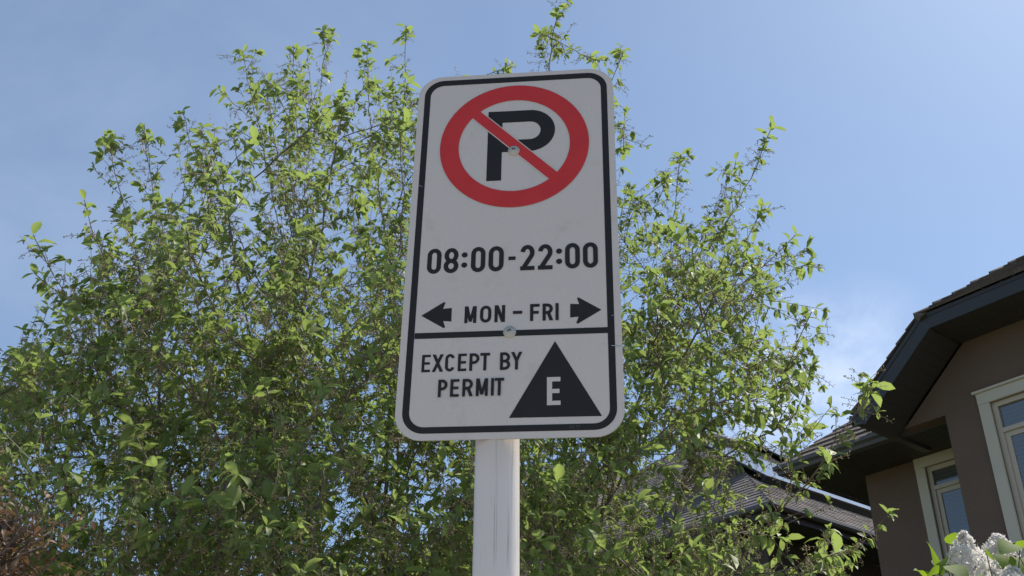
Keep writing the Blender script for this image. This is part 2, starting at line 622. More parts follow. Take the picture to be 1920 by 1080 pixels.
def glyph(k, ch, x0, x1, z0, z1, w):
    """highway style letter with centre lines inset by half the stroke"""
    h = w / 2
    l, r, b, t = x0 + h, x1 - h, z0 + h, z1 - h
    W_, H_ = r - l, t - b
    mx, mz = (l + r) / 2, (b + t) / 2
    q = W_ / 2
    if ch == '0' or ch == 'O':
        rz = q * 1.15
        k.stroke(arc(mx, t - rz, q, rz, 0, 180) + arc(mx, b + rz, q, rz, 180, 360), w, True)
    elif ch == '8':
        hz = H_ * 0.26
        k.stroke(arc(mx, t - hz, q * 0.93, hz, -90, 270, 28)[:-1], w, True)
        hb = (H_ - 2 * hz) / 2
        k.stroke(arc(mx, b + hb, q, hb, -90, 270, 28)[:-1], w, True)
    elif ch == '2':
        rz = H_ * 0.27
        k.stroke(arc(mx, t - rz, q, rz, 172, -35, 16) + [(l + w * 0.35, b + w * 0.35)], w)
        k.rect(x0, x1, z0, z0 + w)
    elif ch == ':':
        for zc in (mz - H_ * 0.24, mz + H_ * 0.24):
            k.poly(arc(mx, zc, 4.3, 4.3, 0, 345, 23))
    elif ch == '-':
        k.rect(x0, x1, z0, z1)
    elif ch == 'I':
        k.rect(x0, x1, z0, z1)
    elif ch == 'E':
        k.rect(x0, x0 + w, z0, z1)
        hw = w * 0.92
        k.rect(x0, x1, z1 - hw, z1); k.rect(x0, x1 - 0.7, mz - hw / 2, mz + hw / 2); k.rect(x0, x1, z0, z0 + hw)
    elif ch == 'F':
        k.rect(x0, x0 + w, z0, z1)
        k.rect(x0, x1, z1 - w, z1); k.rect(x0, x1 - 1.2, mz - w / 2, mz + w / 2)
    elif ch == 'T':
        k.rect(mx - h, mx + h, z0, z1); k.rect(x0, x1, z1 - w, z1)
    elif ch == 'N':
        k.rect(x0, x0 + w, z0, z1); k.rect(x1 - w, x1, z0, z1)
        k.poly([(x0, z1), (x0 + w * 1.15, z1), (x1, z0), (x1 - w * 1.15, z0)])
    elif ch == 'M':
        k.rect(x0, x0 + w, z0, z1); k.rect(x1 - w, x1, z0, z1)
        k.poly([(x0, z1), (x0 + w * 1.15, z1), (mx + w * 0.45, z0 + 2), (mx - w * 0.45, z0 + 2)])
        k.poly([(x1 - w * 1.15, z1), (x1, z1), (mx + w * 0.45, z0 + 2), (mx - w * 0.45, z0 + 2)])
    elif ch in 'PRB':
        k.rect(x0, x0 + w, z0, z1)
        rr = H_ * (0.27 if ch != 'B' else 0.25)
        cxx = r - min(rr, W_ * 0.62)
        rx = r - cxx
        k.stroke([(l, t)] + arc(cxx, t - rr, rx, rr, 90, -90) + [(l, t - 2 * rr)], w)
        if ch == 'R':
            k.poly([(mx - w * 0.35, t - 2 * rr), (mx + w * 0.75, t - 2 * rr), (x1 + 0.5, z0), (x1 - w * 1.05, z0)])
        if ch == 'B':
            r2 = (H_ - 2 * rr) / 2
            k.stroke([(l, b + 2 * r2)] + arc(cxx, b + r2, rx + 0.4, r2, 90, -90) + [(l, b)], w)
    elif ch == 'X':
        k.poly([(x0, z1), (x0 + w * 1.15, z1), (x1, z0), (x1 - w * 1.15, z0)])
        k.poly([(x1 - w * 1.15, z1), (x1, z1), (x0 + w * 1.15, z0), (x0, z0)])
    elif ch == 'Y':
        k.rect(mx - h, mx + h, z0, mz + 1)
        k.poly([(x0, z1), (x0 + w * 1.15, z1), (mx + h, mz), (mx - h, mz)])
        k.poly([(x1 - w * 1.15, z1), (x1, z1), (mx + h, mz), (mx - h, mz)])
    elif ch == 'C':
        rz = q * 1.15
        k.stroke(arc(mx, t - rz, q, rz, 12, 180) + arc(mx, b + rz, q, rz, 180, 348), w)


L0 = 0.0003
k = Ink(L0)
k.ring([(a, b + 0.6) for a, b in rrect(142.8, 297.3, 30)], [(a, b) for a, b in rrect(133.4, 287.6, 21)])
k.rect(-133.0, 133.6, -157.2, -148.2)
k.build('border', M['black'])
k = Ink(L0)
k.rect(-40.6, -18.3, 101.6, 231)
k.stroke([(-18.3, 219.7), (24, 219.7)] + arc(24, 192, 27.4, 27.7, 90, -90, 24) + [(-18.3, 164.3)], 22)
k.build('parking_letter', M['black'])
k = Ink(L0 + 0.0003)
d_ = np.array([117.4, -118.9]) / np.linalg.norm([117.4, -118.9])
A_, B_ = np.array([0, 166.3]) - d_ * 84, np.array([0, 166.3]) + d_ * 84
k.stroke([A_, B_], 19.8)
k.build('slash_outline', M['sheeting'])
k = Ink(L0 + 0.0005)
k.ring(arc(0, 166.6, 113.5, 113.5, 0, 360, 96)[:-1], arc(0, 166.4, 84.8, 84.8, 0, 360, 96)[:-1])
k.stroke([np.array([0, 166.3]) - d_ * 88, np.array([0, 166.3]) + d_ * 88], 16.8)
k.build('red_ring', M['red'])

k = Ink(L0)
for ch, a, b in (('0', -122, -101.6), ('8', -97.8, -76.4), (':', -72.5, -63.5), ('0', -58.4, -37.8), ('0', -33.2, -11.4),
                 ('2', 12.4, 32.8), ('2', 37.6, 58.4), (':', 63.2, 72.2), ('0', 76.2, 97.2), ('0', 101.6, 122.6)):
    glyph(k, ch, a, b, -54.2, -12.6, 6.6)
k.rect(-4.6, 5.6, -36.6, -31.0)
k.build('hours_lettering', M['black'])
k = Ink(L0)
for ch, a, b in (('M', -64.4, -47.6), ('O', -42.6, -26.8), ('N', -22.3, -7.6), ('F', 27.2, 40.4), ('R', 44.5, 58.8), ('I', 62.4, 66.8)):
    glyph(k, ch, a, b, -135.2, -108.8, 4.5)
k.rect(3.4, 16.2, -123.4, -118.9)
k.build('days_lettering', M['black'])
k = Ink(L0)
for ch, a, b in (('E', -120.6, -108.6), ('X', -106.2, -90.6), ('C', -88.2, -75.2), ('E', -70.6, -58.8), ('P', -54.8, -41.2),
                 ('T', -40.2, -26.8), ('B', -12.9, 0.6), ('Y', 1.8, 17.4)):
    glyph(k, ch, a, b, -207.9, -181.8, 4.0)
for ch, a, b in (('P', -95.9, -83.3), ('E', -79.4, -67.4), ('R', -62.9, -48.8), ('M', -44.5, -28.3), ('I', -24.2, -20.2), ('T', -19.4, -6.6)):
    glyph(k, ch, a, b, -245.4, -219.9, 4.0)
k.build('permit_lettering', M['black'])
for sg in (-1, 1):
    k = Ink(L0)
    k.poly([(sg * a, b) for a, b in ((125.6, -121.2), (94.4, -100.6), (92.2, -101.9), (95.2, -111.3), (82.8, -110.4), (82.6, -131.6), (94.2, -130.7), (90.9, -140.2), (93.0, -141.6))])
    k.build('arrow', M['black'])
k = Ink(L0)
k.poly([(61.6, -166.8), (0.7, -277.2), (122.9, -277.6)])
k.build('triangle', M['black'])
k = Ink(L0 + 0.0003)
k.rect(50.8, 57.7, -260.7, -220.4); k.rect(57.7, 68.8, -226.8, -220.4); k.rect(57.7, 67.5, -243.7, -237.6); k.rect(57.7, 68.8, -260.7, -254.6)
k.build('permit_letter', M['sheeting'])
# faint print code in the lower border and two scratches
M['faint'] = simple('faint', (0.10, 0.105, 0.12), 0.5, 0.3, var=0.1)
k = Ink(L0 + 0.0003)
for ch, a, b in (('C', 80.8, 83.4), ('M', 84.0, 87.2), ('P', 89.2, 91.6), ('E', 92.2, 94.4)):
    pass
for a in (80.8, 84.2):
    k.stroke(arc(a + 1.2, -292.0, 1.2, 1.7, 20, 340, 10), 0.55)
for a in (88.6, 91.8):
    k.stroke([(a, -290.2), (a + 2.2, -290.2), (a + 0.9, -294.0)], 0.55)
k.build('print_code', M['faint'])
for pl_ in ([(-143.2, 100.6), (-136.8, 97.0), (-136.5, 96.2), (-142.9, 99.6)],
            [(137.8, -175.8), (150.8, -176.9), (150.6, -178.0), (137.9, -176.8)],
            [(139.5, -130.1), (142.5, -130.6), (142.3, -131.2), (139.4, -130.8)]):
    k = Ink(L0 + 0.0003)
    k.poly(pl_)
    k.build('scratch', M['edge'])
for bx_, bz_, rot in ((0.0, 154.4, 0), (-0.6, -151.2, 25)):
    b = MB()
    prof = [(0.0, 5.0), (2.5, 4.9), (4.5, 4.3), (6.0, 3.1), (6.6, 2.0), (8.9, 1.6), (8.9, 0.1)]
    sd_ = 28
    vs = [(mmm(bx_), -mmm(prof[0][1]), mmm(bz_))]
    for rr, hh in prof[1:]:
        for j in range(sd_):
            an = 2 * math.pi * j / sd_
            vs.append((mmm(bx_ + rr * math.cos(an)), -mmm(hh), mmm(bz_ + rr * math.sin(an))))
    fs = [(0, 1 + (j + 1) % sd_, 1 + j) for j in range(sd_)]
    for q_ in range(len(prof) - 2):
        for j in range(sd_):
            j2 = (j + 1) % sd_
            fs.append((1 + q_ * sd_ + j, 1 + q_ * sd_ + j2, 1 + (q_ + 1) * sd_ + j2, 1 + (q_ + 1) * sd_ + j))
    b.add(vs, fs)
    b.build('bolt', M['metal'], panel, smooth=True)
    k = Ink(0.0052)
    ca, sa = math.cos(R(rot)), math.sin(R(rot))
    for cx_, cz_, w_, h_ in ((-1.7, 0.8, 1.3, 3.4), (1.7, 0.8, 1.3, 3.4), (0, 1.2, 2.2, 1.1)):
        k.poly([(bx_ + ca * a - sa * c, bz_ + sa * a + ca * c) for a, c in
                ((cx_ - w_ / 2, cz_ - h_ / 2), (cx_ + w_ / 2, cz_ - h_ / 2), (cx_ + w_ / 2, cz_ + h_ / 2), (cx_ - w_ / 2, cz_ + h_ / 2))])
    k.build('bolt_mark', M['black'])


# ------------------------------------------------------------ shingled roof planes
def shingles(mb, tints, O, ex, L, up, nrm, H, lo, hi, expo, tile, th):
    """courses of separate tabs on a plane: O origin, ex along eave, up the slope; lo(v), hi(v) = extent along ex at height v"""
    O, ex, up, nrm = (np.array(q, float) for q in (O, ex, up, nrm))
    v = 0.0
    row = 0
    while v < H:
        a, b = lo(v), hi(v)
        if b - a > 0.05:
            x = a - (row % 2) * tile * 0.5 - random.random() * tile * 0.3
            while x < b:
                w = tile * random.uniform(0.75, 1.25)
                xa, xb = max(x, a), min(x + w, b)
                if xb - xa > 0.02:
                    t_ = th * random.uniform(0.8, 1.25)
                    v1 = min(v + expo * 1.08, H)
                    p0 = O + ex * (xa + 0.003) + up * (v - random.uniform(0, 0.012))
                    vs = [p0, p0 + ex * (xb - xa - 0.006), None, None]
                    a1, b1 = lo(v1), hi(v1)
                    q0 = O + ex * min(max(xa + 0.003, a1), b1) + up * v1
                    q1 = O + ex * max(min(xb - 0.003, b1), a1) + up * v1
                    mb.add([p0, p0 + ex * (xb - xa - 0.006), q1, q0,
                            p0 + nrm * t_, p0 + ex * (xb - xa - 0.006) + nrm * t_, q1 + nrm * 0.002, q0 + nrm * 0.002],
                           [(0, 3, 2, 1), (4, 5, 6, 7), (0, 1, 5, 4), (1, 2, 6, 5), (3, 0, 4, 7)])
                    tints += [random.random()] * 8
                x += w
        v += expo
        row += 1


def caps(mb, tints, A, B, step, wdt, th, up=(0, 0, 1)):
    """overlapping cap shingles along a hip or ridge from A up to B"""
    A, B = np.array(A, float), np.array(B, float)
    d = B - A
    L = np.linalg.norm(d)
    d /= L
    up = np.array(up, float)
    s_ = np.cross(d, up); s_ /= np.linalg.norm(s_)
    nn = np.cross(s_, d)
    x = -0.04
    while x < L:
        o = A + d * x
        e = A + d * min(x + step * 1.1, L)
        t0, t1 = th * random.uniform(0.9, 1.3), th * 0.15
        mb.add([o - s_ * wdt - nn * wdt * 0.75, o + nn * t0, o + s_ * wdt - nn * wdt * 0.75,
                e - s_ * wdt - nn * wdt * 0.75, e + nn * t1, e + s_ * wdt - nn * wdt * 0.75, o - nn * wdt, e - nn * wdt],
               [(0, 1, 4, 3), (1, 2, 5, 4), (0, 6, 1), (1, 6, 2), (0, 3, 7, 6), (2, 6, 7, 5)])
        tints += [random.random()] * 8
        x += step


def roofobj(name, mb, tints, mat, parent):
    o = mb.build(name, mat, parent)
    a = o.data.attributes.new('tint', 'FLOAT', 'POINT')
    a.data.foreach_set('value', np.array(tints + [0.5] * (len(o.data.vertices) - len(tints)), np.float32))
    return o


def wall_with_hole(mb, x0, x1, z0, z1, hx0, hx1, hz0, hz1, y0, y1):
    mb.box(x0, hx0, y0, y1, z0, z1)
    mb.box(hx1, x1, y0, y1, z0, z1)
    mb.box(hx0, hx1, y0, y1, z0, hz0)
    if hz1 < z1 - 0.001:
        mb.box(hx0, hx1, y0, y1, hz1, z1)


def window(parent, x0, x1, z0, z1, yw, cas, div, glass, sashw=0.055, headcap=True):
    """window in a wall whose outer face is at y = yw (outside is -y); x0.. outer edge of the casing"""
    f = MB()
    f.box(x0, x0 + cas, yw - 0.030, yw - 0.002, z0, z1 - cas)
    f.box(x1 - cas, x1, yw - 0.030, yw - 0.002, z0, z1 - cas)
    f.box(x0, x1, yw - 0.034, yw - 0.002, z1 - cas, z1)
    f.box(x0 - 0.02, x1 + 0.02, yw - 0.05, yw - 0.002, z0 - 0.07, z0 - 0.002)
    if headcap:
        f.box(x0 - 0.028, x1 + 0.028, yw - 0.055, yw - 0.002, z1 + 0.001, z1 + 0.026)
    w = f.build('window', M['casing'], parent, bevel=0.003)
    a, b, c, d = x0 + cas - 0.004, x1 - cas + 0.004, z0, z1 - cas + 0.004
    s = MB()
    fw = sashw
    ys, ye = yw + 0.012, yw + 0.062
    s.box(a, a + fw, ys, ye, c, d); s.box(b - fw, b, ys, ye, c, d)
    s.box(a + fw, b - fw, ys, ye, d - fw, d); s.box(a + fw, b - fw, ys, ye, c, c + fw)
    # transom bar between the upper light and the sash below
    s.box(a + fw, b - fw, ys - 0.006, ye, div - 0.022, div + 0.022)
    # lower sash frame, set in
    s2 = 0.05
    yb = ys + 0.016
    s.box(a + fw, a + fw + s2, yb, ye - 0.002, c + fw, div - 0.022)
    s.box(b - fw - s2, b - fw, yb, ye - 0.002, c + fw, div - 0.022)
    s.box(a + fw + s2, b - fw - s2, yb, ye - 0.002, div - 0.022 - s2, div - 0.022)
    s.build('window_frame', M['frame'], w, bevel=0.002)
    g_ = MB()
    g_.box(a + fw, b - fw, ye - 0.022, ye - 0.014, div + 0.022, d - fw)
    g_.build('pane', glass, w)
    g_ = MB()
    g_.box(a + fw + s2, b - fw - s2, ye - 0.022, ye - 0.014, c + fw, div - 0.022 - s2)
    g_.build('pane', glass, w)
    return w


# ------------------------------------------------------------ brown stucco house (local x right along the front, y into the house)
house = empty('stucco_house', (4.3361, 9.8913, 0), R(-51.5),
              'brown stucco house with dark clipped gable and cream window frames behind the white lilac', 'house')
ZS = 5.8315
wl_ = MB()
wall_with_hole(wl_, 0, 3.56, 0, ZS, 0.44, 1.95, 4.2, 5.80, 0, 0.2)
wl_.prism([(-0.46, ZS), (4.02, ZS), (3.205, 6.51), (0.355, 6.51)], 0, 0.2)
wl_.box(0, 0.2, 0.2, 0.87, 0, ZS - 0.001)
wall_with_hole(wl_, -1.56, 0.0, 0, ZS - 0.002, -0.85, -0.16, 4.0, 5.76, 0.87, 1.07)
wl_.box(-1.56, -1.36, 1.07, 9, 0, ZS - 0.002)
wl_.box(3.36, 3.56, 0.2, 9, 0, ZS)
wl_.box(-1.36, 3.36, 8.8, 9, 0, ZS)
wl_.build('wall', M['stucco'], house)
room = MB()
room.box(0.3, 2.1, 0.45, 0.47, 3.9, 5.83)
room.box(-1.0, -0.02, 1.3, 1.32, 3.9, 5.8)
room.build('interior_blind', M['casing'], house)

window(house, 0.368, 2.02, 4.25, 5.917, 0.0, 0.115, 5.505, M['glass'])
window(house, -0.918, -0.09, 4.05, 5.829, 0.87, 0.115, 5.475, M['glass'], headcap=False)


def board_soffit(mb, x0, x1, y0, y1, z, bw=0.1, th=0.012):
    n = max(1, int((x1 - x0) / bw))
    for i in range(n):
        a = x0 + (x1 - x0) * i / n
        b_ = x0 + (x1 - x0) * (i + 1) / n
        mb.box(a + 0.0012, b_ - 0.0012, y0, y1, z, z + th)
    mb.box(x0, x1, y0, y1, z + th, z + th + 0.01)


M['soffit'] = simple('soffit', (0.050, 0.043, 0.040), 0.55, 0.4, var=0.15, scale=3)
sf = MB()
board_soffit(sf, -2.10, 0.0, 0.19, 0.868, ZS)
board_soffit(sf, -0.455, 0.0, 0.201, 0.189, ZS)
sf.box(-0.44, -0.001, 0.20, 0.19, ZS, ZS + 0.012)
# side soffit, boards across
n_ = 80
for i in range(n_):
    ya = 0.87 + i * 0.1
    sf.box(-2.10, -1.562, ya + 0.001, ya + 0.099, ZS, ZS + 0.012)
sf.box(-2.10, -1.562, 0.87, 8.87, ZS + 0.013, ZS + 0.02)
# clipped gable soffits
sf.box(0.30, 3.26, -0.51, -0.001, 6.512, 6.53)
for i in range(29):
    xa = 0.33 + i * 0.1
    sf.box(xa + 0.001, xa + 0.099, -0.512, -0.002, 6.505, 6.511)
sl_ = np.array([0.888, 0, 0.737]); sl_ /= np.linalg.norm(sl_)
nr_ = np.array([-sl_[2], 0, sl_[0]])
for xs, sgn in ((-0.575, 1), (4.135, -1)):
    e = np.array([sl_[0] * sgn, 0, sl_[2]]); nn_ = np.array([nr_[0] * sgn, 0, nr_[2]])
    Lr = 1.152
    for i in range(11):
        o = np.array([xs, -0.512, 5.768]) + e * (Lr * i / 11 + 0.0008)
        sf.obox(o, e * (Lr / 11 - 0.0016), (0, 0.51, 0), nn_ * 0.014)
    sf.obox(np.array([xs, -0.512, 5.768]) + nn_ * 0.015, e * Lr, (0, 0.51, 0), nn_ * 0.01)
sf.build('soffit', M['soffit'], house)

fa = MB()
top = [(-0.684, 5.915), (0.246, 6.675), (3.31, 6.675), (4.24, 5.915)]
bot = [(-0.571, 5.768), (0.317, 6.505), (3.24, 6.505), (4.13, 5.768)]
for i in range(3):
    fa.prism([bot[i], bot[i + 1], top[i + 1], top[i]], -0.545, -0.514)
# narrower drip trim on top of the fascia
for i in range(3):
    a0, a1, b0, b1 = np.array(top[i]), np.array(top[i + 1]), np.array(bot[i]), np.array(bot[i + 1])
    fa.prism([tuple(a0 + (b0 - a0) * 0.02), tuple(a1 + (b1 - a1) * 0.02), tuple(a1 + (b1 - a1) * 0.24), tuple(a0 + (b0 - a0) * 0.24)][::-1], -0.552, -0.547)
fa.build('fascia', M['fascia'], house)
gt = MB()
# K-style gutter on the lower eave: stepped profile, front then side
gp = [(0.0, 0.0), (-0.075, 0.012), (-0.085, 0.05), (-0.115, 0.075), (-0.115, 0.115), (-0.095, 0.115), (-0.095, 0.10), (0.0, 0.10)]
vs0 = [(0.6, 0.19 + a, ZS - 0.005 + b) for a, b in gp] + [(-2.12 + a, 0.19 + a, ZS - 0.005 + b) for a, b in gp] + [(-2.12 + a, 8.9, ZS - 0.005 + b) for a, b in gp]
ng = len(gp)
fs0 = []
for s_ in range(2):
    for i in range(ng):
        j = (i + 1) % ng
        fs0.append((s_ * ng + i, s_ * ng + j, (s_ + 1) * ng + j, (s_ + 1) * ng + i))
gt.add(vs0, fs0)
gt.build('gutter', M['gutter'], house)
# short gutter at the foot of the rake, clogged with debris
g2 = MB()
vs0 = [(-0.60 + a * 1.3, -0.52, 5.80 + b * 1.1) for a, b in gp] + [(-0.60 + a * 1.3, 0.7, 5.80 + b * 1.1) for a, b in gp]
g2.add(vs0, [(i, (i + 1) % ng, (i + 1) % ng + ng, i + ng) for i in range(ng)] + [tuple(range(ng - 1, -1, -1)), tuple(range(ng, 2 * ng))])
g2.build('gutter', M['gutter'], house)
db = MB()
for i in range(150):
    c = np.array([-0.66 - random.uniform(-0.02, 0.10), -0.52 + random.uniform(-0.03, 0.35), 5.865 + random.uniform(-0.03, 0.05)])
    a = np.array([random.uniform(-1, 1) for _ in range(3)]); a /= np.linalg.norm(a)
    b_ = np.cross(a, [random.uniform(-1, 1) for _ in range(3)]); b_ /= np.linalg.norm(b_)
    r_ = random.uniform(0.008, 0.022)
    db.add([c - a * r_, c + b_ * r_ * 0.7, c + a * r_, c - b_ * r_ * 0.7, c + np.cross(a, b_) * r_ * 0.6],
           [(0, 1, 4), (1, 2, 4), (2, 3, 4), (3, 0, 4), (0, 3, 2, 1)])
tag(db.build('gutter_debris', M['moss'], house), kind='stuff')

rf, ti = MB(), []
q = 0.82
cq = 1 / math.hypot(1, q)
# left slope of the clipped gable: eave at x=-0.70, rises to the right
e_up = np.array([cq, 0, q * cq]); e_n = np.array([-q * cq, 0, cq])
Hs = (1.78 + 0.70) / cq
shingles(rf, ti, (-0.70, 8.9, 5.922), (0, -1, 0), 9.5, e_up, e_n, Hs,
         lambda v: 0, lambda v: (8.9 + 0.57) if v * cq < 0.93 else 8.9 + 0.57 - ((v * cq - 0.93) / 0.768), 0.17, 0.34, 0.022)
# right slope
e_up = np.array([-cq, 0, q * cq]); e_n = np.array([q * cq, 0, cq])
shingles(rf, ti, (4.26, -0.57, 5.922), (0, 1, 0), 9.5, e_up, e_n, Hs,
         lambda v: 0 if v * cq < 0.93 else ((v * cq - 0.93) / 0.768), lambda v: 9.4, 0.17, 0.34, 0.022)
# clip plane
pc = 0.71
cp = 1 / math.hypot(1, pc)
shingles(rf, ti, (0.23, -0.575, 6.68), (1, 0, 0), 3.1, np.array([0, cp, pc * cp]), np.array([0, -pc * cp, cp]), 2.0 / cp,
         lambda v: v * cp * 0.768, lambda v: 3.10 - v * cp * 0.768, 0.14, 0.30, 0.02)
caps(rf, ti, (0.235, -0.56, 6.70), (1.78, 1.46, 8.13), 0.25, 0.075, 0.024)
caps(rf, ti, (3.32, -0.56, 6.70), (1.78, 1.46, 8.13), 0.25, 0.075, 0.024)
caps(rf, ti, (1.78, 1.46, 8.13), (1.78, 9.0, 7.97), 0.24, 0.085, 0.035)
# lower hip roof: front plane and side plane
e_up = np.array([0, cq, q * cq]); e_n = np.array([0, -q * cq, cq])
shingles(rf, ti, (-2.17, 0.12, 5.945), (1, 0, 0), 3, e_up, e_n, 3.6, lambda v: v * cq, lambda v: 2.6 if v < 0.5 else 2.9, 0.17, 0.32, 0.022)
e_up = np.array([cq, 0, q * cq]); e_n = np.array([-q * cq, 0, cq])
shingles(rf, ti, (-2.17, 8.9, 5.945), (0, -1, 0), 9, e_up, e_n, 3.6, lambda v: 0, lambda v: 8.78 - v * cq, 0.17, 0.32, 0.022)
caps(rf, ti, (-2.17, 0.12, 5.955), (0.6, 2.89, 5.955 + 2.77 * q), 0.27, 0.08, 0.018)
roofobj('roof', rf, ti, M['roof_near'], house)
dk = MB()
dk.add([(-0.69, -0.54, 5.905), (0.24, -0.54, 6.665), (1.78, 1.43, 8.07), (1.78, 8.9, 8.07), (-0.69, 8.9, 5.905)], [(0, 1, 2, 3, 4)])
dk.add([(0.24, -0.54, 6.665), (3.31, -0.54, 6.665), (1.78, 1.43, 7.90)], [(0, 1, 2)])
dk.add([(4.25, -0.54, 5.905), (3.31, -0.54, 6.665), (1.78, 1.43, 8.07), (1.78, 8.9, 8.07), (4.25, 8.9, 5.905)], [(4, 3, 2, 1, 0)])
dk.add([(-2.15, 0.14, 5.93), (0.4, 0.14, 5.93), (1.4, 3.0, 8.27), (0.7, 2.99, 8.26)], [(0, 1, 2, 3)])
dk.add([(-2.15, 0.14, 5.93), (0.7, 2.99, 8.26), (0.7, 8.9, 8.26), (-2.15, 8.9, 5.93)], [(0, 1, 2, 3)])
dk.add([(-1.5, 8.95, 5.9), (3.5, 8.95, 5.9), (1.78, 8.95, 7.9)], [(0, 1, 2)])
dk.build('roof_deck', M['soffit'], house)

# ------------------------------------------------------------ neighbouring house with solar panels
EP = at(1443, 944, 14.0)
far = empty('solar_house', (EP[0], EP[1], 0), R(-51.5),
            'farther dark house with grey shingled hip roof and solar panels, half hidden by the tree', 'house')
ZE = float(EP[2])
q = 0.745
cq = 1 / math.hypot(1, q)
HD = 5.7
rf, ti = MB(), []
shingles(rf, ti, (0, 0, ZE + 0.02), (-1, 0, 0), 16, np.array([0, cq, q * cq]), np.array([0, -q * cq, cq]), HD / cq,
         lambda v: v * cq, lambda v: 11.4 - v * cq, 0.15, 0.32, 0.014)
shingles(rf, ti, (0, 0, ZE + 0.02), (0, 1, 0), 16, np.array([-cq, 0, q * cq]), np.array([q * cq, 0, cq]), HD / cq,
         lambda v: v * cq, lambda v: 16, 0.15, 0.32, 0.014)
caps(rf, ti, (0, 0, ZE + 0.03), (-HD, HD, ZE + 0.03 + HD * q), 0.25, 0.08, 0.02)
caps(rf, ti, (-11.4, 0, ZE + 0.03), (-HD, HD, ZE + 0.03 + HD * q), 0.25, 0.08, 0.02)
caps(rf, ti, (-HD, HD, ZE + 0.03 + HD * q), (-HD, 16, ZE + 0.03 + HD * q), 0.25, 0.08, 0.02)
# cross wing on the left, lower ridge
WX, WY, WZ, WR, wq = -5.4, 1.3, ZE + 1.72, 3.6, 0.745
cw = 1 / math.hypot(1, wq)
shingles(rf, ti, (WX, WY, WZ), (0, 1, 0), 7, np.array([-cw, 0, wq * cw]), np.array([wq * cw, 0, cw]), WR / cw,
         lambda v: v * cw, lambda v: 12.0, 0.15, 0.32, 0.014)
shingles(rf, ti, (WX, WY, WZ), (-1, 0, 0), 7, np.array([0, cw, wq * cw]), np.array([0, -wq * cw, cw]), WR / cw,
         lambda v: v * cw, lambda v: 2 * WR - v * cw, 0.15, 0.32, 0.014)
caps(rf, ti, (WX, WY, WZ + 0.02), (WX - WR, WY + WR, WZ + 0.02 + WR * wq), 0.25, 0.08, 0.02)
caps(rf, ti, (WX - 2 * WR, WY, WZ + 0.02), (WX - WR, WY + WR, WZ + 0.02 + WR * wq), 0.25, 0.08, 0.02)
caps(rf, ti, (WX - WR, WY + WR, WZ + 0.02 + WR * wq), (WX - WR, 13.3, WZ + 0.02 + WR * wq), 0.25, 0.08, 0.02)
roofobj('roof', rf, ti, M['roof_far'], far)
dk = MB()
dk.add([(0, 0, ZE), (-HD, HD, ZE + HD * q), (-11.4, 0, ZE)], [(0, 1, 2)])
dk.add([(0, 0, ZE), (0, 16, ZE), (-HD, 16, ZE + HD * q), (-HD, HD, ZE + HD * q)], [(0, 1, 2, 3)])
dk.add([(-11.4, 0, ZE), (-11.4, 16, ZE), (-HD, 16, ZE + HD * q), (-HD, HD, ZE + HD * q)], [(0, 1, 2, 3)])
zt = WZ - 0.02 + WR * wq
dk.add([(WX, WY, WZ - 0.02), (WX, 13.3, WZ - 0.02), (WX - WR, 13.3, zt), (WX - WR, WY + WR, zt)], [(0, 1, 2, 3)])
dk.add([(WX, WY, WZ - 0.02), (WX - WR, WY + WR, zt), (WX - 2 * WR, WY, WZ - 0.02)], [(0, 1, 2)])
dk.add([(WX - 2 * WR, WY, WZ - 0.02), (WX - WR, WY + WR, zt), (WX - WR, 13.3, zt), (WX - 2 * WR, 13.3, WZ - 0.02)], [(0, 1, 2, 3)])
dk.build('roof_deck', M['soffit'], far)
fw = MB()
fw.box(-0.55 - 0.2, -0.55, 0.55, 15.5, 0, ZE - 0.17)
fw.box(-10.85, -0.75, 0.55, 0.75, 0, ZE - 0.17)
fw.box(-10.85, -0.75, 15.3, 15.5, 0, ZE - 0.17)
fw.box(-10.85, -10.65, 0.75, 15.3, 0, ZE - 0.17)
fw.box(WX - 2 * WR + 0.4, WX - 0.4, WY + 0.4, 13.0, ZE - 0.1, WZ - 0.16)
fw.build('wall', M['stucco_far'], far)
ff = MB()
ff.box(-0.03, 0.0, 0.0, 16, ZE - 0.16, ZE - 0.002)
ff.box(-11.4, -0.031, 0.0, 0.03, ZE - 0.16, ZE - 0.002)
ff.box(-0.55, -0.031, 0.031, 15.9, ZE - 0.16, ZE - 0.14)
ff.box(-11.3, -0.551, 0.031, 0.549, ZE - 0.165, ZE - 0.145)
ff.box(WX - 0.03, WX, WY, 13.3, WZ - 0.17, WZ - 0.022)
ff.box(WX - 2 * WR, WX - 0.031, WY, WY + 0.03, WZ - 0.17, WZ - 0.022)
ff.box(WX - 2 * WR, WX - 0.031, WY + 0.031, 13.3, WZ - 0.155, WZ - 0.14)
ff.build('fascia', M['fascia'], far)
gg = MB()
gg.tube([(0.05, -0.06, ZE - 0.03), (0.05, 16, ZE - 0.03)], 0.05, 8)
gg.tube([(0.05, -0.05, ZE - 0.031), (-11.3, -0.05, ZE - 0.031)], 0.05, 8)
gg.build('gutter', M['gutter'], far)
# window on the front wall
wp = at(1207, 1052, 1.0) - EYE
ca_, sa_ = math.cos(R(-51.5)), math.sin(R(-51.5))
ex_, ey_ = np.array([ca_, sa_, 0]), np.array([-sa_, ca_, 0])
# intersection of the sight line with the wall plane y = 0.55
o_ = EYE - np.array([EP[0], EP[1], 0])
tt = (0.55 - o_ @ ey_) / (wp @ ey_)
hit = o_ + wp * tt
wx_, wz_ = hit @ ex_, hit[2]
window(far, wx_, wx_ + 1.3, wz_ - 1.5, wz_, 0.55, 0.10, wz_ - 0.62, M['glass_dark'])
